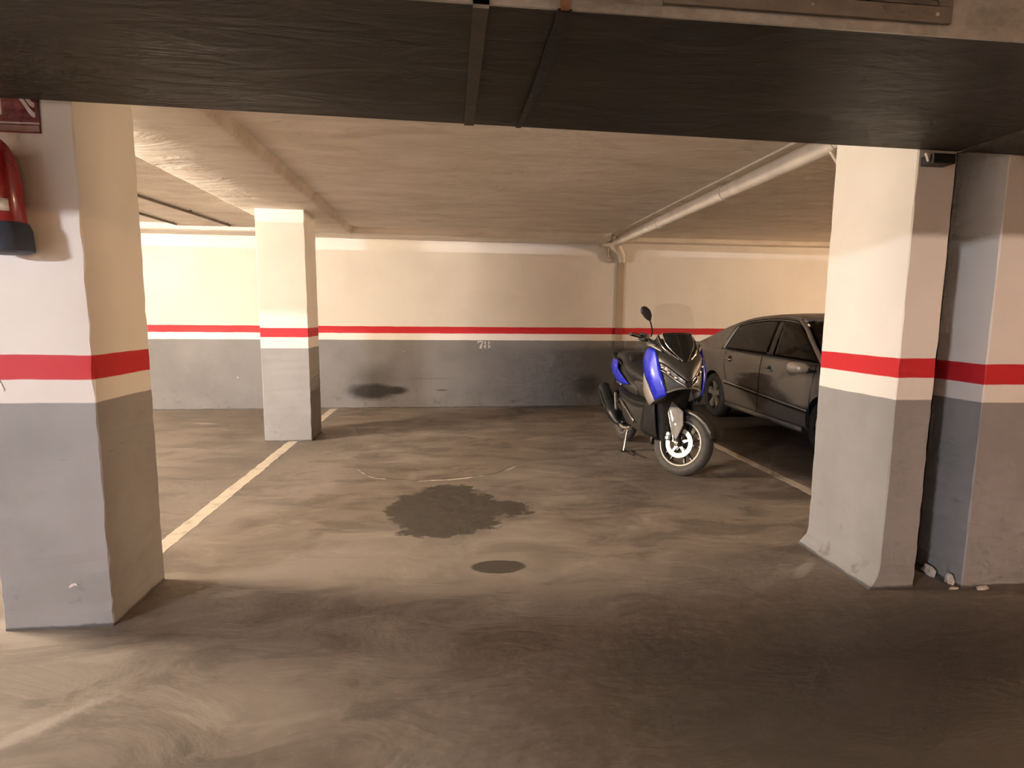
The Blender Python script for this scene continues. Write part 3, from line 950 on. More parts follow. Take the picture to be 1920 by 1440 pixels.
    P(guard(), 'front_mudguard', dgrey, steer=True, solid=0.004)

    # body core
    core = MB().rings([sup((x, 0, z), hy, hx, 22, 3.2, 'z') for x, z, hx, hy in ((-0.17, 0.30, 0.05, 0.11), (-0.20, 0.36, 0.09, 0.135), (-0.20, 0.55, 0.10, 0.155), (-0.21, 0.75, 0.11, 0.185), (-0.20, 0.92, 0.13, 0.215), (-0.21, 1.08, 0.13, 0.225), (-0.22, 1.17, 0.12, 0.21), (-0.24, 1.22, 0.09, 0.15))])
    P(core, 'leg_shield', pgrey)
    P(loft_x([(-0.14, 0.50, 0.205, 0.115), (-0.30, 0.475, 0.20, 0.195), (-0.55, 0.455, 0.165, 0.235), (-0.85, 0.47, 0.145, 0.235), (-1.10, 0.53, 0.12, 0.20), (-1.28, 0.58, 0.08, 0.14)], 22, 3.4), 'under_cowl', dgrey)
    fb = P(loft_x([(-0.22, 0.645, 0.03, 0.20), (-0.45, 0.625, 0.035, 0.255), (-0.80, 0.635, 0.040, 0.262), (-1.02, 0.675, 0.045, 0.250), (-1.16, 0.72, 0.02, 0.20)], 18, 4.0), 'footboard', pgrey)
    for s in (1, -1):
        par(MB().patch([[(-1.02, s * 0.244, 0.600), (-0.80, s * 0.252, 0.545), (-0.52, s * 0.246, 0.435)], [(-1.02, s * 0.242, 0.575), (-0.80, s * 0.250, 0.515), (-0.55, s * 0.244, 0.400)]], 2, 4), 'footboard_trim', silver, fb, solid=0.006)
    P(loft_x([(-0.24, 0.84, 0.15, 0.11), (-0.42, 0.76, 0.14, 0.115), (-0.62, 0.74, 0.12, 0.13), (-0.80, 0.76, 0.10, 0.15)], 18, 2.8), 'centre_tunnel', dgrey)
    P(loft_x([(-0.72, 0.70, 0.09, 0.145), (-0.95, 0.75, 0.13, 0.185), (-1.25, 0.82, 0.155, 0.195), (-1.55, 0.89, 0.115, 0.160), (-1.78, 0.95, 0.065, 0.095), (-1.90, 0.975, 0.03, 0.04)], 20, 2.7), 'tail_body', dgrey)
    P(loft_x([(-0.58, 0.80, 0.035, 0.085), (-0.72, 0.855, 0.065, 0.135), (-0.92, 0.900, 0.075, 0.178), (-1.08, 0.950, 0.095, 0.182), (-1.16, 1.005, 0.095, 0.172), (-1.30, 1.040, 0.065, 0.165), (-1.52, 1.050, 0.050, 0.140), (-1.68, 1.045, 0.030, 0.085)], 22, 2.6), 'seat', vinyl)
    P(loft_x([(-1.02, 1.00, 0.05, 0.12), (-1.09, 1.02, 0.065, 0.125), (-1.14, 1.045, 0.055, 0.115)], 18, 3.0), 'lumbar_pad', pgrey)
    gr = P(MB().tube([(-1.42, 0.165, 1.00), (-1.58, 0.170, 1.03), (-1.80, 0.12, 1.045), (-1.86, 0, 1.05), (-1.80, -0.12, 1.045), (-1.58, -0.170, 1.03), (-1.42, -0.165, 1.00)], 0.014, 10), 'grab_rail', pgrey)
    P(MB().patch([[(-1.80, 0.09, 0.98), (-1.92, 0, 0.985), (-1.80, -0.09, 0.98)], [(-1.76, 0.10, 0.90), (-1.90, 0, 0.91), (-1.76, -0.10, 0.90)]], 4, 4), 'tail_light', amber, solid=0.01)
    def rblue():
        return MB().patch([[(-1.30, 0.190, 1.005), (-1.52, 0.172, 1.015), (-1.72, 0.128, 1.010)], [(-1.22, 0.214, 0.915), (-1.42, 0.212, 0.915), (-1.64, 0.178, 0.930)], [(-1.02, 0.208, 0.840), (-1.22, 0.220, 0.825), (-1.44, 0.210, 0.845)], [(-0.86, 0.190, 0.770), (-1.06, 0.202, 0.752), (-1.26, 0.206, 0.768)]], 4, 4)
    both(rblue, 'tail_side_panel', blue, solid=0.008)
    both(lambda: MB().patch([[(-1.10, 0.204, 0.748), (-1.30, 0.209, 0.768)], [(-1.11, 0.200, 0.730), (-1.31, 0.205, 0.748)]], 2, 4), 'side_trim', silver, solid=0.006)
    P(MB().cyl((-1.30, 0.212, 0.62), (-1.16, 0.236, 0.45), 0.018, n=12), 'shock_absorber', silver)
    P(MB().cyl((-1.30, -0.212, 0.62), (-1.16, -0.236, 0.45), 0.020, n=12), 'shock_absorber', silver)

    # front end
    def sym(rows):
        return [r + [(x, -yy, z) for x, yy, z in r[-2::-1]] for r in rows]
    P(MB().patch(sym([[(-0.13, 0.240, 1.205), (-0.04, 0.175, 1.185), (0.05, 0.090, 1.135), (0.10, 0, 1.090)],
                      [(-0.06, 0.238, 1.140), (0.03, 0.175, 1.115), (0.108, 0.090, 1.060), (0.165, 0, 1.010)],
                      [(-0.02, 0.226, 1.085), (0.055, 0.172, 1.060), (0.145, 0.085, 0.980), (0.205, 0, 0.920)]]), 4, 4), 'front_fairing', dgrey, solid=0.006)
    hl = both(lambda: MB().patch([[(-0.025, 0.226, 1.078), (0.052, 0.172, 1.054), (0.142, 0.085, 0.972), (0.190, 0.028, 0.920)], [(-0.035, 0.228, 1.030), (0.046, 0.180, 1.010), (0.132, 0.096, 0.935), (0.186, 0.028, 0.888)]], 4, 4), 'headlight', lens, solid=0.006)
    for h, s in zip(hl, (1, -1)):
        for k, (px, py, pz) in enumerate(((0.035, 0.188, 1.040), (0.085, 0.146, 0.995), (0.135, 0.098, 0.952))):
            par(MB().lathe([(0.018, 0), (0.017, 0.010), (0.009, 0.014)], (px + 0.004, s * py, pz), (0.75, s * 0.55, 0.2), 14), 'lamp_reflector', chrome, h)
        par(MB().patch([[(-0.02, s * 0.232, 1.026), (0.060, s * 0.183, 1.004), (0.146, s * 0.098, 0.930), (0.197, s * 0.026, 0.884)], [(-0.02, s * 0.234, 1.016), (0.060, s * 0.186, 0.992), (0.146, s * 0.101, 0.916), (0.197, s * 0.028, 0.868)]], 2, 4), 'lamp_trim', chrome, h, solid=0.004)
    P(MB().patch(sym([[(-0.02, 0.215, 1.020), (0.055, 0.180, 0.990), (0.138, 0.098, 0.918), (0.190, 0, 0.880)],
                      [(0.01, 0.205, 0.930), (0.075, 0.172, 0.905), (0.145, 0.095, 0.880), (0.188, 0, 0.868)],
                      [(0.03, 0.190, 0.800), (0.085, 0.165, 0.806), (0.140, 0.095, 0.842), (0.178, 0, 0.857)]]), 4, 4), 'front_beak', pgrey, solid=0.006)
    P(MB().patch(sym([[(0.045, 0.188, 0.812), (0.095, 0.165, 0.822), (0.150, 0.095, 0.858), (0.188, 0, 0.874)],
                      [(0.045, 0.190, 0.792), (0.098, 0.167, 0.800), (0.153, 0.096, 0.836), (0.190, 0, 0.852)]]), 2, 4), 'beak_lip', satin, solid=0.005)
    P(MB().lathe([(0.030, 0), (0.026, 0.006), (0.010, 0.008)], (0.186, 0, 0.90), (0.95, 0, 0.3), 20), 'badge', pgrey)
    def fblue():
        return MB().patch([[(-0.055, 0.232, 1.196), (-0.130, 0.258, 1.208), (-0.215, 0.262, 1.172)],
                           [(0.005, 0.216, 1.080), (-0.105, 0.280, 1.095), (-0.245, 0.274, 1.075)],
                           [(0.055, 0.202, 0.960), (-0.055, 0.284, 0.970), (-0.205, 0.274, 0.965)],
                           [(0.085, 0.184, 0.860), (-0.010, 0.258, 0.860), (-0.120, 0.264, 0.870)],
                           [(0.098, 0.166, 0.785), (0.045, 0.210, 0.750), (-0.015, 0.236, 0.722)]], 4, 4)
    both(fblue, 'front_side_panel', blue, solid=0.008)
    both(lambda: MB().patch([[(0.098, 0.166, 0.784), (0.045, 0.210, 0.749), (-0.015, 0.236, 0.722)], [(0.030, 0.150, 0.740), (0.0, 0.190, 0.700), (-0.05, 0.215, 0.680)]], 2, 3), 'panel_lip', pgrey, solid=0.006)
    pale = plain('scooter_pale_grey', (0.34, 0.305, 0.26), 0.5, 0.1, 0.1, 10)
    both(lambda: MB().patch([[(-0.225, 0.268, 1.010), (-0.262, 0.256, 0.985)], [(-0.185, 0.268, 0.930), (-0.272, 0.252, 0.860)], [(-0.110, 0.261, 0.845), (-0.255, 0.250, 0.755)], [(-0.010, 0.236, 0.716), (-0.130, 0.240, 0.655)]], 4, 2), 'shield_trim', pale, solid=0.006)
    both(lambda: MB().patch([[(-0.10, 0.205, 0.72), (-0.28, 0.232, 0.66)], [(-0.11, 0.185, 0.52), (-0.34, 0.238, 0.48)], [(-0.15, 0.135, 0.30), (-0.36, 0.225, 0.36)]], 4, 4), 'lower_cowl', pgrey, solid=0.006)

    # screens and dash
    pale2 = plain('scooter_dash_silver', (0.30, 0.275, 0.24), 0.35, 0.5, 0.1, 10)
    P(MB().patch(sym([[(-0.125, 0.142, 1.345), (-0.095, 0.072, 1.352), (-0.085, 0, 1.354)],
                      [(-0.035, 0.128, 1.240), (0.000, 0.066, 1.235), (0.015, 0, 1.232)],
                      [(0.055, 0.060, 1.140), (0.068, 0.032, 1.130), (0.076, 0, 1.126)],
                      [(0.098, 0.020, 1.096), (0.102, 0.010, 1.092), (0.105, 0, 1.090)]]), 4, 4), 'smoked_screen', smoke, solid=0.005)
    for s in (1, -1):
        P(MB().tube([(-0.125, s * 0.145, 1.347), (-0.035, s * 0.132, 1.243), (0.055, s * 0.064, 1.143), (0.098, s * 0.024, 1.098)], 0.0050, 8), 'screen_edge', silver)
        gsh = P(MB().patch([[(-0.170, s * 0.160, 1.335), (-0.045, s * 0.150, 1.240), (0.055, s * 0.075, 1.135)], [(-0.170, s * 0.190, 1.285), (-0.045, s * 0.186, 1.205), (0.060, s * 0.092, 1.120)]], 3, 4), 'screen_garnish', pgrey, solid=0.005)
        par(MB().tube([(-0.155, s * 0.178, 1.315), (-0.03, s * 0.172, 1.222), (0.066, s * 0.088, 1.130)], 0.0055, 8), 'garnish_edge', silver, gsh)
        par(MB().tube([(0.00, s * 0.150, 1.195), (0.045, s * 0.118, 1.158), (0.085, s * 0.060, 1.112)], 0.0075, 8), 'garnish_slot', chrome, gsh)
        dc = P(MB().patch([[(-0.20, s * 0.260, 1.262), (-0.12, s * 0.228, 1.246), (-0.02, s * 0.178, 1.196)], [(-0.17, s * 0.266, 1.228), (-0.09, s * 0.238, 1.212), (-0.01, s * 0.188, 1.176)]], 2, 4), 'dash_cover', pale2, solid=0.008)
        par(MB().patch([[(-0.145, s * 0.255, 1.258), (-0.075, s * 0.222, 1.238)], [(-0.135, s * 0.262, 1.244), (-0.065, s * 0.229, 1.224)]], 2, 3), 'side_light', lens, dc, solid=0.012)
    P(loft_x([(-0.12, 1.20, 0.04, 0.15), (-0.22, 1.235, 0.055, 0.20), (-0.36, 1.22, 0.06, 0.17), (-0.44, 1.19, 0.03, 0.10)], 18, 3), 'instrument_cowl', pgrey)
    P(MB().patch(sym([[(-0.135, 0.205, 1.315), (-0.105, 0.10, 1.335), (-0.095, 0, 1.340)],
                      [(-0.165, 0.204, 1.400), (-0.135, 0.10, 1.415), (-0.125, 0, 1.420)],
                      [(-0.215, 0.196, 1.530), (-0.188, 0.098, 1.545), (-0.180, 0, 1.548)],
                      [(-0.242, 0.176, 1.596), (-0.215, 0.088, 1.612), (-0.208, 0, 1.616)],
                      [(-0.252, 0.140, 1.618), (-0.224, 0.070, 1.628), (-0.217, 0, 1.630)]]), 4, 4), 'clear_screen', clear)

    # handlebar, grips, levers, mirrors: all turn with the wheel
    zc, xc = 1.205, -0.36 - 0.446 / 0.895 * (1.205 - 0.90)
    hb = P(MB().tube([(xc - 0.06, 0.48, zc + 0.000), (xc - 0.03, 0.28, zc + 0.02), (xc + 0.02, 0.12, zc + 0.0), (xc + 0.03, 0, zc - 0.01), (xc + 0.02, -0.12, zc), (xc - 0.03, -0.28, zc + 0.02), (xc - 0.06, -0.48, zc + 0.000)], 0.012, 10), 'handlebar', pgrey, steer=True)
    for s in (1, -1):
        par(MB().cyl((xc - 0.061, s * 0.485, zc - 0.001), (xc - 0.035, s * 0.325, zc + 0.016), 0.0185, n=16), 'grip', MAT['black'], hb, True)
        par(MB().box((xc - 0.075, s * 0.30 - 0.035, zc - 0.020), (xc + 0.015, s * 0.30 + 0.035, zc + 0.055)), 'switch_pod', pgrey, hb, True, bevel=0.012, smooth=False)
        par(MB().tube([(xc + 0.01, s * 0.27, zc + 0.01), (xc + 0.045, s * 0.35, zc + 0.002), (xc + 0.030, s * 0.47, zc - 0.010)], 0.0065, 8), 'brake_lever', MAT['black'], hb, True)
        if s < 0:
            continue
        st = P(MB().tube([(xc + 0.00, s * 0.235, zc + 0.045), (xc + 0.02, s * 0.262, zc + 0.085), (xc + 0.035, s * 0.325, zc + 0.140), (xc + 0.04, s * 0.392, zc + 0.190)], 0.0070, 8), 'mirror_stem', MAT['black'], steer=True)
        hd = [(0.372, 0.172), (0.398, 0.168), (0.440, 0.188), (0.486, 0.226), (0.500, 0.262), (0.488, 0.290), (0.450, 0.296), (0.404, 0.272), (0.376, 0.226)]
        MT = Matrix.Translation((xc + 0.04, s * 0.39, 0)) @ Matrix.Rotation(s * math.radians(42), 4, 'Z') @ Matrix.Translation((-xc - 0.04, -s * 0.39, 0))
        par(MB().prism([(xc + 0.055, s * a, zc + b) for a, b in hd], (-0.032, 0, 0)).xf(MT), 'mirror_head', MAT['black'], st, True, bevel=0.012, smooth=False)
        par(MB().prism([(xc + 0.021, s * (0.436 + (a - 0.436) * 0.86), zc + 0.232 + (b - 0.232) * 0.86) for a, b in hd], (-0.003, 0, 0)).xf(MT), 'mirror_glass', chrome, st, True, smooth=False)

    # running gear
    P(loft_x([(-0.95, 0.38, 0.10, 0.10), (-1.20, 0.36, 0.11, 0.135), (-1.45, 0.33, 0.08, 0.15), (-1.68, 0.30, 0.05, 0.14)], 16, 3).xf(Matrix.Translation((0, -0.03, 0))), 'engine', pgrey)
    mf = P(MB().tube([(-1.18, 0.175, 0.27), (-1.26, 0.195, 0.30), (-1.36, 0.208, 0.37), (-1.55, 0.216, 0.49), (-1.74, 0.218, 0.61), (-1.77, 0.218, 0.625)], lambda q: 0.030 + 0.052 * min(1, max(0, (q - 0.12) / 0.3)) - (0.012 if q > 0.97 else 0), 18, 6), 'muffler', MAT['black'])
    par(MB().patch([[(-1.42, 0.296, 0.45), (-1.55, 0.302, 0.53), (-1.70, 0.302, 0.62)], [(-1.44, 0.294, 0.40), (-1.57, 0.300, 0.47), (-1.72, 0.300, 0.56)]], 2, 3), 'heat_shield', pgrey, mf, solid=0.006)
    P(MB().tube([(-0.95, 0.12, 0.27), (-1.08, 0.16, 0.25), (-1.18, 0.175, 0.27)], 0.022, 10), 'exhaust_pipe', silver)
    P(MB().patch([[(-1.42, 0.08, 0.60), (-1.42, -0.08, 0.60)], [(-1.66, 0.085, 0.625), (-1.66, -0.085, 0.625)], [(-1.88, 0.08, 0.52), (-1.88, -0.08, 0.52)], [(-2.0, 0.06, 0.40), (-2.0, -0.06, 0.40)]], 4, 3), 'rear_mudguard', pgrey, solid=0.006)
    cs = P(MB().cyl((-1.02, -0.16, 0.27), (-1.02, 0.16, 0.27), 0.016, n=10), 'centre_stand', MAT['black'])
    for s in (1, -1):
        par(MB().tube([(-1.02, s * 0.13, 0.27), (-0.96, s * 0.175, 0.10), (-0.945, s * 0.195, 0.012)], 0.013, 10), 'stand_leg', silver if s > 0 else MAT['black'], cs)
        par(MB().box((-0.985, s * 0.195 - 0.03, 0.0), (-0.905, s * 0.195 + 0.03, 0.012)), 'stand_foot', MAT['black'], cs, smooth=False)
    par(MB().tube([(-0.95, 0.19, 0.03), (-0.75, 0.21, 0.035), (-0.60, 0.20, 0.045)], 0.008, 8), 'stand_lever', MAT['black'], cs)
    return root
scooter()

# ------------------------------------------------------------------ car
def car():
    root = empty('car', (4.865, 8.02, 0.0), math.radians(-90 - 2.0), 'dark grey saloon car parked nose out behind the slim column', 'car')
    paint = plain('car_paint', (0.125, 0.107, 0.090), 0.40, 0.0, 0.03, 1.5, spec=0.8)
    trim = plain('car_black_trim', (0.014, 0.013, 0.012), 0.45, 0, 0.15, 14)
    chrome = plain('car_chrome', (0.75, 0.72, 0.67), 0.14, 1.0, 0.05, 12)
    gloss = plain('car_gloss_black', (0.016, 0.015, 0.014), 0.22, 0, 0.1, 8)
    bright = plain('car_bright_strip', (0.55, 0.50, 0.43), 0.35, 0.35, 0.08, 10)
    cloth = plain('car_interior', (0.055, 0.050, 0.044), 0.8, 0, 0.2, 12)
    tint = glass('car_glass', (0.42, 0.40, 0.36), 0.03)
    dark = glass('car_privacy_glass', (0.04, 0.037, 0.034), 0.05)
    rubber = plain('car_tyre', (0.018, 0.017, 0.016), 0.75, 0, 0.2, 20)
    alloy = plain('car_alloy', (0.30, 0.27, 0.22), 0.40, 0.6, 0.1, 20)
    red = plain('car_tail_lens', (0.20, 0.008, 0.008), 0.15, 0, 0.1, 20, coat=0.5)
    lens = plain('car_head_lens', (0.45, 0.45, 0.45), 0.12, 0.6, 0.3, 20, coat=0.8)

    # lower body: (x, half width scale, deck height, underside)
    st = [(-0.99, 0.70, 0.86, 0.36), (-0.95, 0.84, 0.98, 0.30), (-0.80, 0.93, 1.085, 0.25), (-0.55, 0.975, 1.110, 0.23), (-0.2, 0.995, 1.095, 0.22), (0.3, 1.0, 1.075, 0.215), (0.9, 1.0, 1.055, 0.215), (1.6, 1.0, 1.040, 0.215), (2.2, 0.998, 1.025, 0.215), (2.6, 0.992, 1.010, 0.22), (2.95, 0.975, 0.985, 0.22), (3.25, 0.94, 0.925, 0.23), (3.50, 0.86, 0.845, 0.26), (3.64, 0.72, 0.74, 0.30), (3.69, 0.60, 0.62, 0.36)]
    rings = []
    P0 = cr_line([Vector(q[:3]) for q in st], 8)
    P1 = cr_line([Vector((q[0], q[3], 0)) for q in st], 8)
    for a, b in zip(P0, P1):
        x, w, zt, zb = a.x, a.y, a.z, b.y
        sh = zt - 0.075
        half = [(0.0, zb), (0.50, zb), (0.74, zb + 0.01), (0.845, zb + 0.07), (0.872, zb + 0.16), (0.893, 0.47 * (sh - zb) + zb), (0.902, 0.62 * (sh - zb) + zb), (0.892, 0.85 * (sh - zb) + zb), (0.868, sh), (0.825, zt - 0.022), (0.76, zt), (0.42, zt + 0.012), (0.0, zt + 0.018)]
        half = [(q.x, q.y) for q in cr_line([Vector((p0, p1, 0)) for p0, p1 in half], 3)]
        r = [(x, -yy * w, z) for yy, z in half] + [(x, yy * w, z) for yy, z in half[-2:0:-1]]
        rings.append(r)
    body = MB().rings(rings).build('body', paint, root, smooth=True, auto=45)
    body.data.materials.append(trim)
    body.data.materials.append(cloth)
    cut = []
    def cutter(mb, slot):
        c = mb.build('cutter', paint, root)
        c.data.materials.append(trim)
        c.data.materials.append(cloth)
        for p in c.data.polygons:
            p.material_index = slot
        cut.append(c)
    for x in (0.0, 2.72):
        for s in (-1, 1):
            cutter(MB().cyl((x, s * 0.60, 0.335), (x, s * 1.05, 0.335), 0.372, n=48), 1)
    cutter(MB().box((0.15, -0.74, 0.42), (2.40, 0.74, 1.25)), 2)
    for c in cut:
        m = body.modifiers.new('cut', 'BOOLEAN')
        m.object = c
        m.operation = 'DIFFERENCE'
        m.solver = 'EXACT'
    dg = bpy.context.evaluated_depsgraph_get()
    me = bpy.data.meshes.new_from_object(body.evaluated_get(dg))
    body.modifiers.clear()
    body.data = me
    me.name = 'body'
    for c in cut:
        bpy.data.objects.remove(c)

    # greenhouse: side leans in above the belt
    def yy(z):
        return 0.838 - 0.40 * (z - 1.03) - 0.18 * (z - 1.03) ** 2
    def side(x, z, s, o=0.0):
        return (x, s * (yy(z) + o), z)
    roofz = [(-0.72, 1.105), (-0.45, 1.19), (-0.10, 1.31), (0.25, 1.415), (0.60, 1.480), (1.0, 1.512), (1.35, 1.515), (1.65, 1.495), (1.88, 1.45)]
    def rz(x):
        for (a, b), (c, d) in zip(roofz, roofz[1:]):
            if a <= x <= c:
                return b + (d - b) * (x - a) / (c - a)
        return roofz[-1][1]
    # roof skin from edge to edge
    rows = []
    for x, z in cr_line([Vector((a, b, 0)) for a, b in roofz if a >= 0.10 or True], 2) and [(v.x, v.y) for v in cr_line([Vector((a, b, 0)) for a, b in roofz], 2)]:
        if x < 0.20:
            continue
        e = yy(z)
        rows.append([(x, e, z), (x, e - 0.03, z + 0.016), (x, e * 0.75, z + 0.030), (x, e * 0.4, z + 0.040), (x, 0, z + 0.044), (x, -e * 0.4, z + 0.040), (x, -e * 0.75, z + 0.030), (x, -e + 0.03, z + 0.016), (x, -e, z)])
    roof = MB().rings(rows, False, False).build('roof', paint, root, smooth=True, solid=0.012)
    def skin(poly_rows, name, mat, **kw):
        return MB().rings(poly_rows, False, False).build(name, mat, root, smooth=True, **kw)
    NZ = 8
    def strip(f0, f1, z0f, z1f, s, name, mat, n=10, o=0.0, solid=0.01, parent=root):
        """side skin between two leaning edges x=f0(t), x=f1(t), t from belt to top"""
        rr = []
        for j in range(NZ + 1):
            t = j / NZ
            r = []
            for k in range(n + 1):
                q = k / n
                x = f0(t) + (f1(t) - f0(t)) * q
                z = z0f(x) + (z1f(x) - z0f(x)) * t
                r.append(side(x, z, s, o))
            rr.append(r)
        return MB().rings(rr, False, False).build(name, mat, parent, smooth=True, solid=solid)
    belt = lambda x: 1.040 - 0.012 * (x - 0.3)
    deck = lambda x: 1.03
    top = lambda x: rz(x) - 0.022
    bl = lambda a, b: (lambda t: a + (b - a) * t)
    for s in (-1, 1):
        # C pillar: wide body-coloured panel down to the boot
        rr = []
        for j in range(NZ + 1):
            t = j / NZ
            r = []
            for k in range(9):
                q = k / 8
                z = 1.03 + (1.428 - 1.03) * t
                xr = -0.72
                while rz(xr) < z - 0.004 and xr < 0.28:
                    xr += 0.01
                xf = 0.20 + 0.13 * t
                x = min(xr, xf - 0.02) + (xf - min(xr, xf - 0.02)) * q
                r.append(side(x, z, s))
            rr.append(r)
        skin(rr, 'rear_pillar', paint, solid=0.012)
        MB().tube([side(x, rz(x) - 0.004, s, -0.012) for x in (-0.715, -0.45, -0.10, 0.25, 0.5)], 0.020, 8, 4).build('rear_screen_frame', paint, root, smooth=True)
        # quarter window follows the roof curve
        def win(xa, xb, edge, name, mat, o):
            rr = []
            for j in range(NZ + 1):
                t = j / NZ
                r = []
                for k in range(13):
                    q = k / 12
                    x = xa(t) + (xb(t) - xa(t)) * q
                    z = belt(x) + (edge(x) - belt(x)) * t
                    r.append(side(x, z, s, o))
                rr.append(r)
            return MB().rings(rr, False, False).build(name, mat, root, smooth=True, solid=0.005)
        etop = lambda x: min(rz(max(x, 0.2)) - 0.03, 1.495)
        win(bl(0.16, 0.29), bl(1.45, 1.33), etop, 'rear_door_window', dark, -0.004)
        win(bl(1.53, 1.41), bl(2.50, 1.80), etop, 'front_door_window', tint, -0.004)
        win(bl(1.44, 1.32), bl(1.54, 1.42), lambda x: etop(x) + 0.01, 'centre_pillar', gloss, 0.002)
        # A pillar and window surround
        pa = [side(2.56, 1.015, s, 0.002), side(2.20, 1.235, s, 0.002), side(1.95, 1.385, s, 0.002), side(1.76, 1.470, s, 0.002)]
        MB().tube(pa, 0.025, 10, 4).build('front_pillar', paint, root, smooth=True)
        sur = [side(0.14, 1.038, s, 0.004), side(0.19, 1.20, s, 0.004), side(0.27, 1.375, s, 0.004), side(0.55, 1.445, s, 0.006), side(1.0, 1.486, s, 0.006), side(1.35, 1.488, s, 0.006), side(1.66, 1.468, s, 0.006), side(1.80, 1.43, s, 0.006)]
        MB().tube(sur, 0.011, 8, 4).build('window_surround', gloss, root, smooth=True)
        MB().tube([side(1.20, 1.0, s, 0.0), side(1.20, 1.0, s, 0.0)] if False else [side(0.14, 1.040, s, 0.004), side(1.3, 1.030, s, 0.006), side(2.50, 1.012, s, 0.006)], 0.010, 8, 6).build('belt_moulding', trim, root, smooth=True)
        # cantrail between windows and roof skin
        rr = []
        for k in range(17):
            x = 0.20 + (1.86 - 0.20) * k / 16
            z = rz(x)
            rr.append([side(x, z - 0.045, s), side(x, z, s)])
        skin(rr, 'cantrail', paint, solid=0.012)
        # doors: shut lines, handles, rub strip, sill line
        W = 0.902
        MB().tube([(1.36, s * (W + 0.001), 0.30), (1.36, s * (W + 0.0035), 0.62), (1.355, s * (W - 0.008), 0.88), (1.34, s * 0.862, 1.02)], 0.0045, 6, 4).build('shut_line', trim, root)
        MB().tube([(0.46, s * (W + 0.003), 0.62), (0.36, s * (W - 0.002), 0.80), (0.33, s * 0.868, 1.02)], 0.0045, 6, 4).build('shut_line', trim, root)
        MB().tube([(2.44, s * (W - 0.004), 0.32), (2.44, s * (W - 0.001), 0.62), (2.47, s * 0.872, 1.0)], 0.0045, 6, 4).build('shut_line', trim, root)
        for xa, xb in ((0.42, 1.35), (1.37, 2.43)):
            za, zb = 0.592 - 0.048 * (xa - 0.42), 0.592 - 0.048 * (xb - 0.42)
            ro = MB().rings([[(x, s * 0.912 + i * 0.008, z + j * 0.016) for i, j in ((-1, -1), (1, -1), (1, 1), (-1, 1))] for x, z in ((xa, za - 0.02), (xb, zb - 0.02))]).build('rub_strip', trim, root, bevel=0.004)
            MB().rings([[(x, s * 0.919 + i * 0.004, z + j * 0.006) for i, j in ((-1, -1), (1, -1), (1, 1), (-1, 1))] for x, z in ((xa, za), (xb, zb))]).build('chrome_strip', bright, ro)
        rr = [[(x, s * (0.865 + 0.012 * math.sin(i)), z) for i, z in ((0, 0.235), (1.2, 0.262), (2.4, 0.29))] for x in (0.42, 1.0, 1.6, 2.30)]
        MB().rings(rr, False, False).build('sill', paint, root, smooth=True, solid=0.03)
        for hx, hz in ((0.44, 0.915), (1.50, 0.865)):
            h = MB().tube([(hx, s * (W - 0.02), hz), (hx + 0.02, s * (W + 0.028), hz + 0.004), (hx + 0.13, s * (W + 0.030), hz), (hx + 0.155, s * (W - 0.02), hz - 0.004)], 0.012, 8, 4).build('door_handle', chrome if hx < 1 else paint, root, smooth=True)
            MB().lathe([(0.050, -0.004), (0.046, 0.002), (0.0, 0.003)], (hx + 0.07, s * (W - 0.012), hz), (0, s, 0), 20).build('handle_recess', trim, h)
        # door mirror
        mrr = MB().rings([sup((x, s * 1.03, 0.965), hy, hz, 18, 2.6) for x, hy, hz in ((2.33, 0.085, 0.052), (2.35, 0.102, 0.066), (2.42, 0.098, 0.064), (2.49, 0.072, 0.046), (2.52, 0.035, 0.022))]).build('door_mirror', bright, root, smooth=True, auto=50)
        MB().prism([(2.328, s * (1.03 + a), 0.965 + b) for a, b in ((-0.075, -0.044), (0.075, -0.044), (0.088, 0.0), (0.070, 0.046), (-0.075, 0.046))], (-0.004, 0, 0)).build('mirror_glass', chrome, mrr)
        MB().box((2.40, s * 0.90 - 0.07, 0.915), (2.48, s * 0.90 + 0.07, 0.945)).build('mirror_arm', trim, mrr, bevel=0.006)
        # lamps
        MB().prism([(-0.93, s * 0.70, 0.78), (-0.86, s * 0.835, 0.78), (-0.80, s * 0.842, 0.96), (-0.90, s * 0.68, 0.97)], (-0.045, s * 0.012, 0)).build('tail_lamp', red, root, bevel=0.01)
        MB().prism([(3.44, s * 0.62, 0.66), (3.30, s * 0.845, 0.68), (3.22, s * 0.84, 0.80), (3.38, s * 0.62, 0.80)], (0.09, s * 0.01, 0)).build('head_lamp', lens, root, bevel=0.012)
    # screens
    rr = []
    for j in range(9):
        t = j / 8
        x = -0.66 + 0.90 * t
        z = rz(x) - 0.040
        e = yy(z) - 0.06
        rr.append([(x - 0.03 * (1 - q * q), e * q, z + 0.016 * (1 - q * q)) for q in (-1, -0.66, -0.33, 0, 0.33, 0.66, 1)])
    MB().rings(rr, False, False).build('rear_screen', dark, root, smooth=True, solid=0.005)
    rr = []
    for j in range(9):
        t = j / 8
        x = 2.68 - 0.86 * t
        z = 1.01 + (1.485 - 1.01) * t
        e = yy(z) - 0.02
        rr.append([(x + 0.06 * (1 - q * q), e * q, z + 0.012 * (1 - q * q)) for q in (-1, -0.66, -0.33, 0, 0.33, 0.66, 1)])
    MB().rings(rr, False, False).build('windscreen', tint, root, smooth=True, solid=0.005)
    MB().tube([(1.80, -yy(1.455) + 0.01, 1.458), (1.87, -0.45, 1.478), (1.89, 0, 1.488), (1.87, 0.45, 1.478), (1.80, yy(1.455) - 0.01, 1.458)], 0.030, 10, 5).build('roof_header', paint, root, smooth=True)
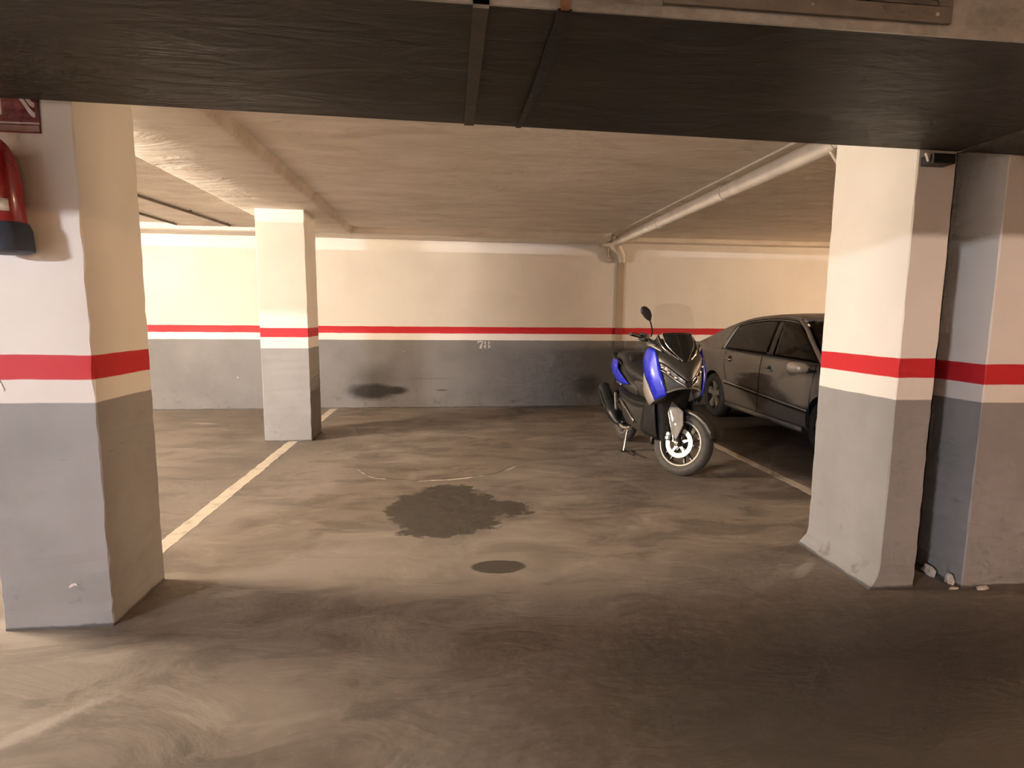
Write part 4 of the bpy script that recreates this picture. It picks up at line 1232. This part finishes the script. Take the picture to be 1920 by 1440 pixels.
    # bumpers, grille, plates
    MB().rings([sup((x, 0, 0.42), hy, hz, 20, 4) for x, hy, hz in ((-0.70, 0.88, 0.12), (-0.90, 0.865, 0.14), (-1.02, 0.76, 0.13), (-1.05, 0.60, 0.10))]).build('rear_bumper', paint, root, smooth=True, auto=60)
    MB().rings([sup((x, 0, 0.42), hy, hz, 20, 4) for x, hy, hz in ((3.25, 0.88, 0.13), (3.50, 0.84, 0.16), (3.68, 0.66, 0.15), (3.74, 0.45, 0.11))]).build('front_bumper', paint, root, smooth=True, auto=60)
    g = MB().box((3.62, -0.34, 0.60), (3.70, 0.34, 0.72)).build('grille', trim, root, bevel=0.01)
    for k in range(4):
        MB().box((3.69, -0.32, 0.615 + 0.026 * k), (3.712, 0.32, 0.622 + 0.026 * k)).build('grille_bar', chrome, g)
    # wheels
    proto = None
    for x in (0.0, 2.72):
        for s in (-1, 1):
            w = 0.105
            T = Vector((x, s * 0.785, 0.335))
            tp = [(0.215, -w * 0.85), (0.250, -w), (0.305, -w * 0.92), (0.330, -w * 0.65), (0.335, 0)]
            tp = tp + [(r, -h) for r, h in tp[-2::-1]]
            wh = MB().ringlathe([(0.222, -0.09), (0.205, -0.09), (0.190, 0.0), (0.205, 0.09), (0.222, 0.09), (0.212, 0)], T, (0, 1, 0), 44).lathe([(0.205, -s * 0.03), (0.19, -s * 0.028)], T, (0, s, 0), 40).build('wheel', trim, root, smooth=True, auto=35)
            MB().ringlathe(tp, T, (0, 1, 0), 48).build('tyre', rubber, wh, smooth=True, auto=60)
            MB().lathe([(0.055, 0), (0.050, 0.020), (0.020, 0.028)], T + Vector((0, s * 0.062, 0)), (0, s, 0), 20).build('hub_cap', alloy, wh, smooth=True, auto=40)
            for k in range(5):
                a = 2 * math.pi * k / 5 + 0.35
                c0, c1 = Vector((math.cos(a), 0, math.sin(a))), Vector((-math.sin(a), 0, math.cos(a)))
                o = Vector((0, s, 0))
                rs = []
                for r, hw, dp in ((0.035, 0.030, 0.070), (0.10, 0.036, 0.074), (0.165, 0.050, 0.076), (0.212, 0.070, 0.080)):
                    c = T + c0 * r
                    rs.append([c - c1 * hw + o * (dp - 0.03), c - c1 * hw * 0.8 + o * dp, c + c1 * hw * 0.8 + o * dp, c + c1 * hw + o * (dp - 0.03)])
                MB().rings(rs).build('spoke', alloy, wh, smooth=True, auto=50)
    # seats, headrests, wheel, dash
    for s in (-1, 1):
        st_ = MB().rings([sup((x, s * 0.36, z), 0.24, h, 16, 3.2) for x, z, h in ((1.20, 0.62, 0.09), (1.45, 0.62, 0.10), (1.75, 0.66, 0.09))]).build('front_seat', cloth, root, smooth=True)
        MB().rings([sup((x, s * 0.36, z), hy, 0.06, 16, 3, 'z') for x, z, hy in ((1.28, 0.60, 0.22), (1.22, 0.85, 0.24), (1.12, 1.10, 0.22), (1.08, 1.19, 0.15))]).build('seat_back', cloth, st_, smooth=True)
        MB().rings([sup((x, s * 0.36, z), hy, 0.045, 14, 2.6, 'z') for x, z, hy in ((1.07, 1.20, 0.10), (1.06, 1.26, 0.135), (1.05, 1.33, 0.13), (1.05, 1.38, 0.08))]).build('headrest', cloth, st_, smooth=True)
    bs = MB().rings([sup((0.55, y, 0.66), 0.01, 0.10, 16, 3) if False else [(0.30 + q[0], y, 0.62 + q[1]) for q in ((0, 0), (0.55, 0), (0.55, 0.12), (0.16, 0.14), (0.0, 0.50), (-0.12, 0.50))] for y in (-0.68, -0.3, 0.3, 0.68)]).build('rear_seat', cloth, root, bevel=0.03)
    MB().rings([[(2.05 + q[0], y, 0.70 + q[1]) for q in ((0, 0), (0.36, 0), (0.40, 0.30), (0.20, 0.33), (0.02, 0.22))] for y in (-0.72, 0.72)]).build('dashboard', trim, root, bevel=0.03)
    MB().ringlathe([(0.175 + 0.014 * math.cos(k * math.pi / 4), 0.014 * math.sin(k * math.pi / 4)) for k in range(8)], (1.93, 0.36, 0.93), (-0.9, 0, 0.42), 32).build('steering_wheel', trim, root, smooth=True)
    return root
car()
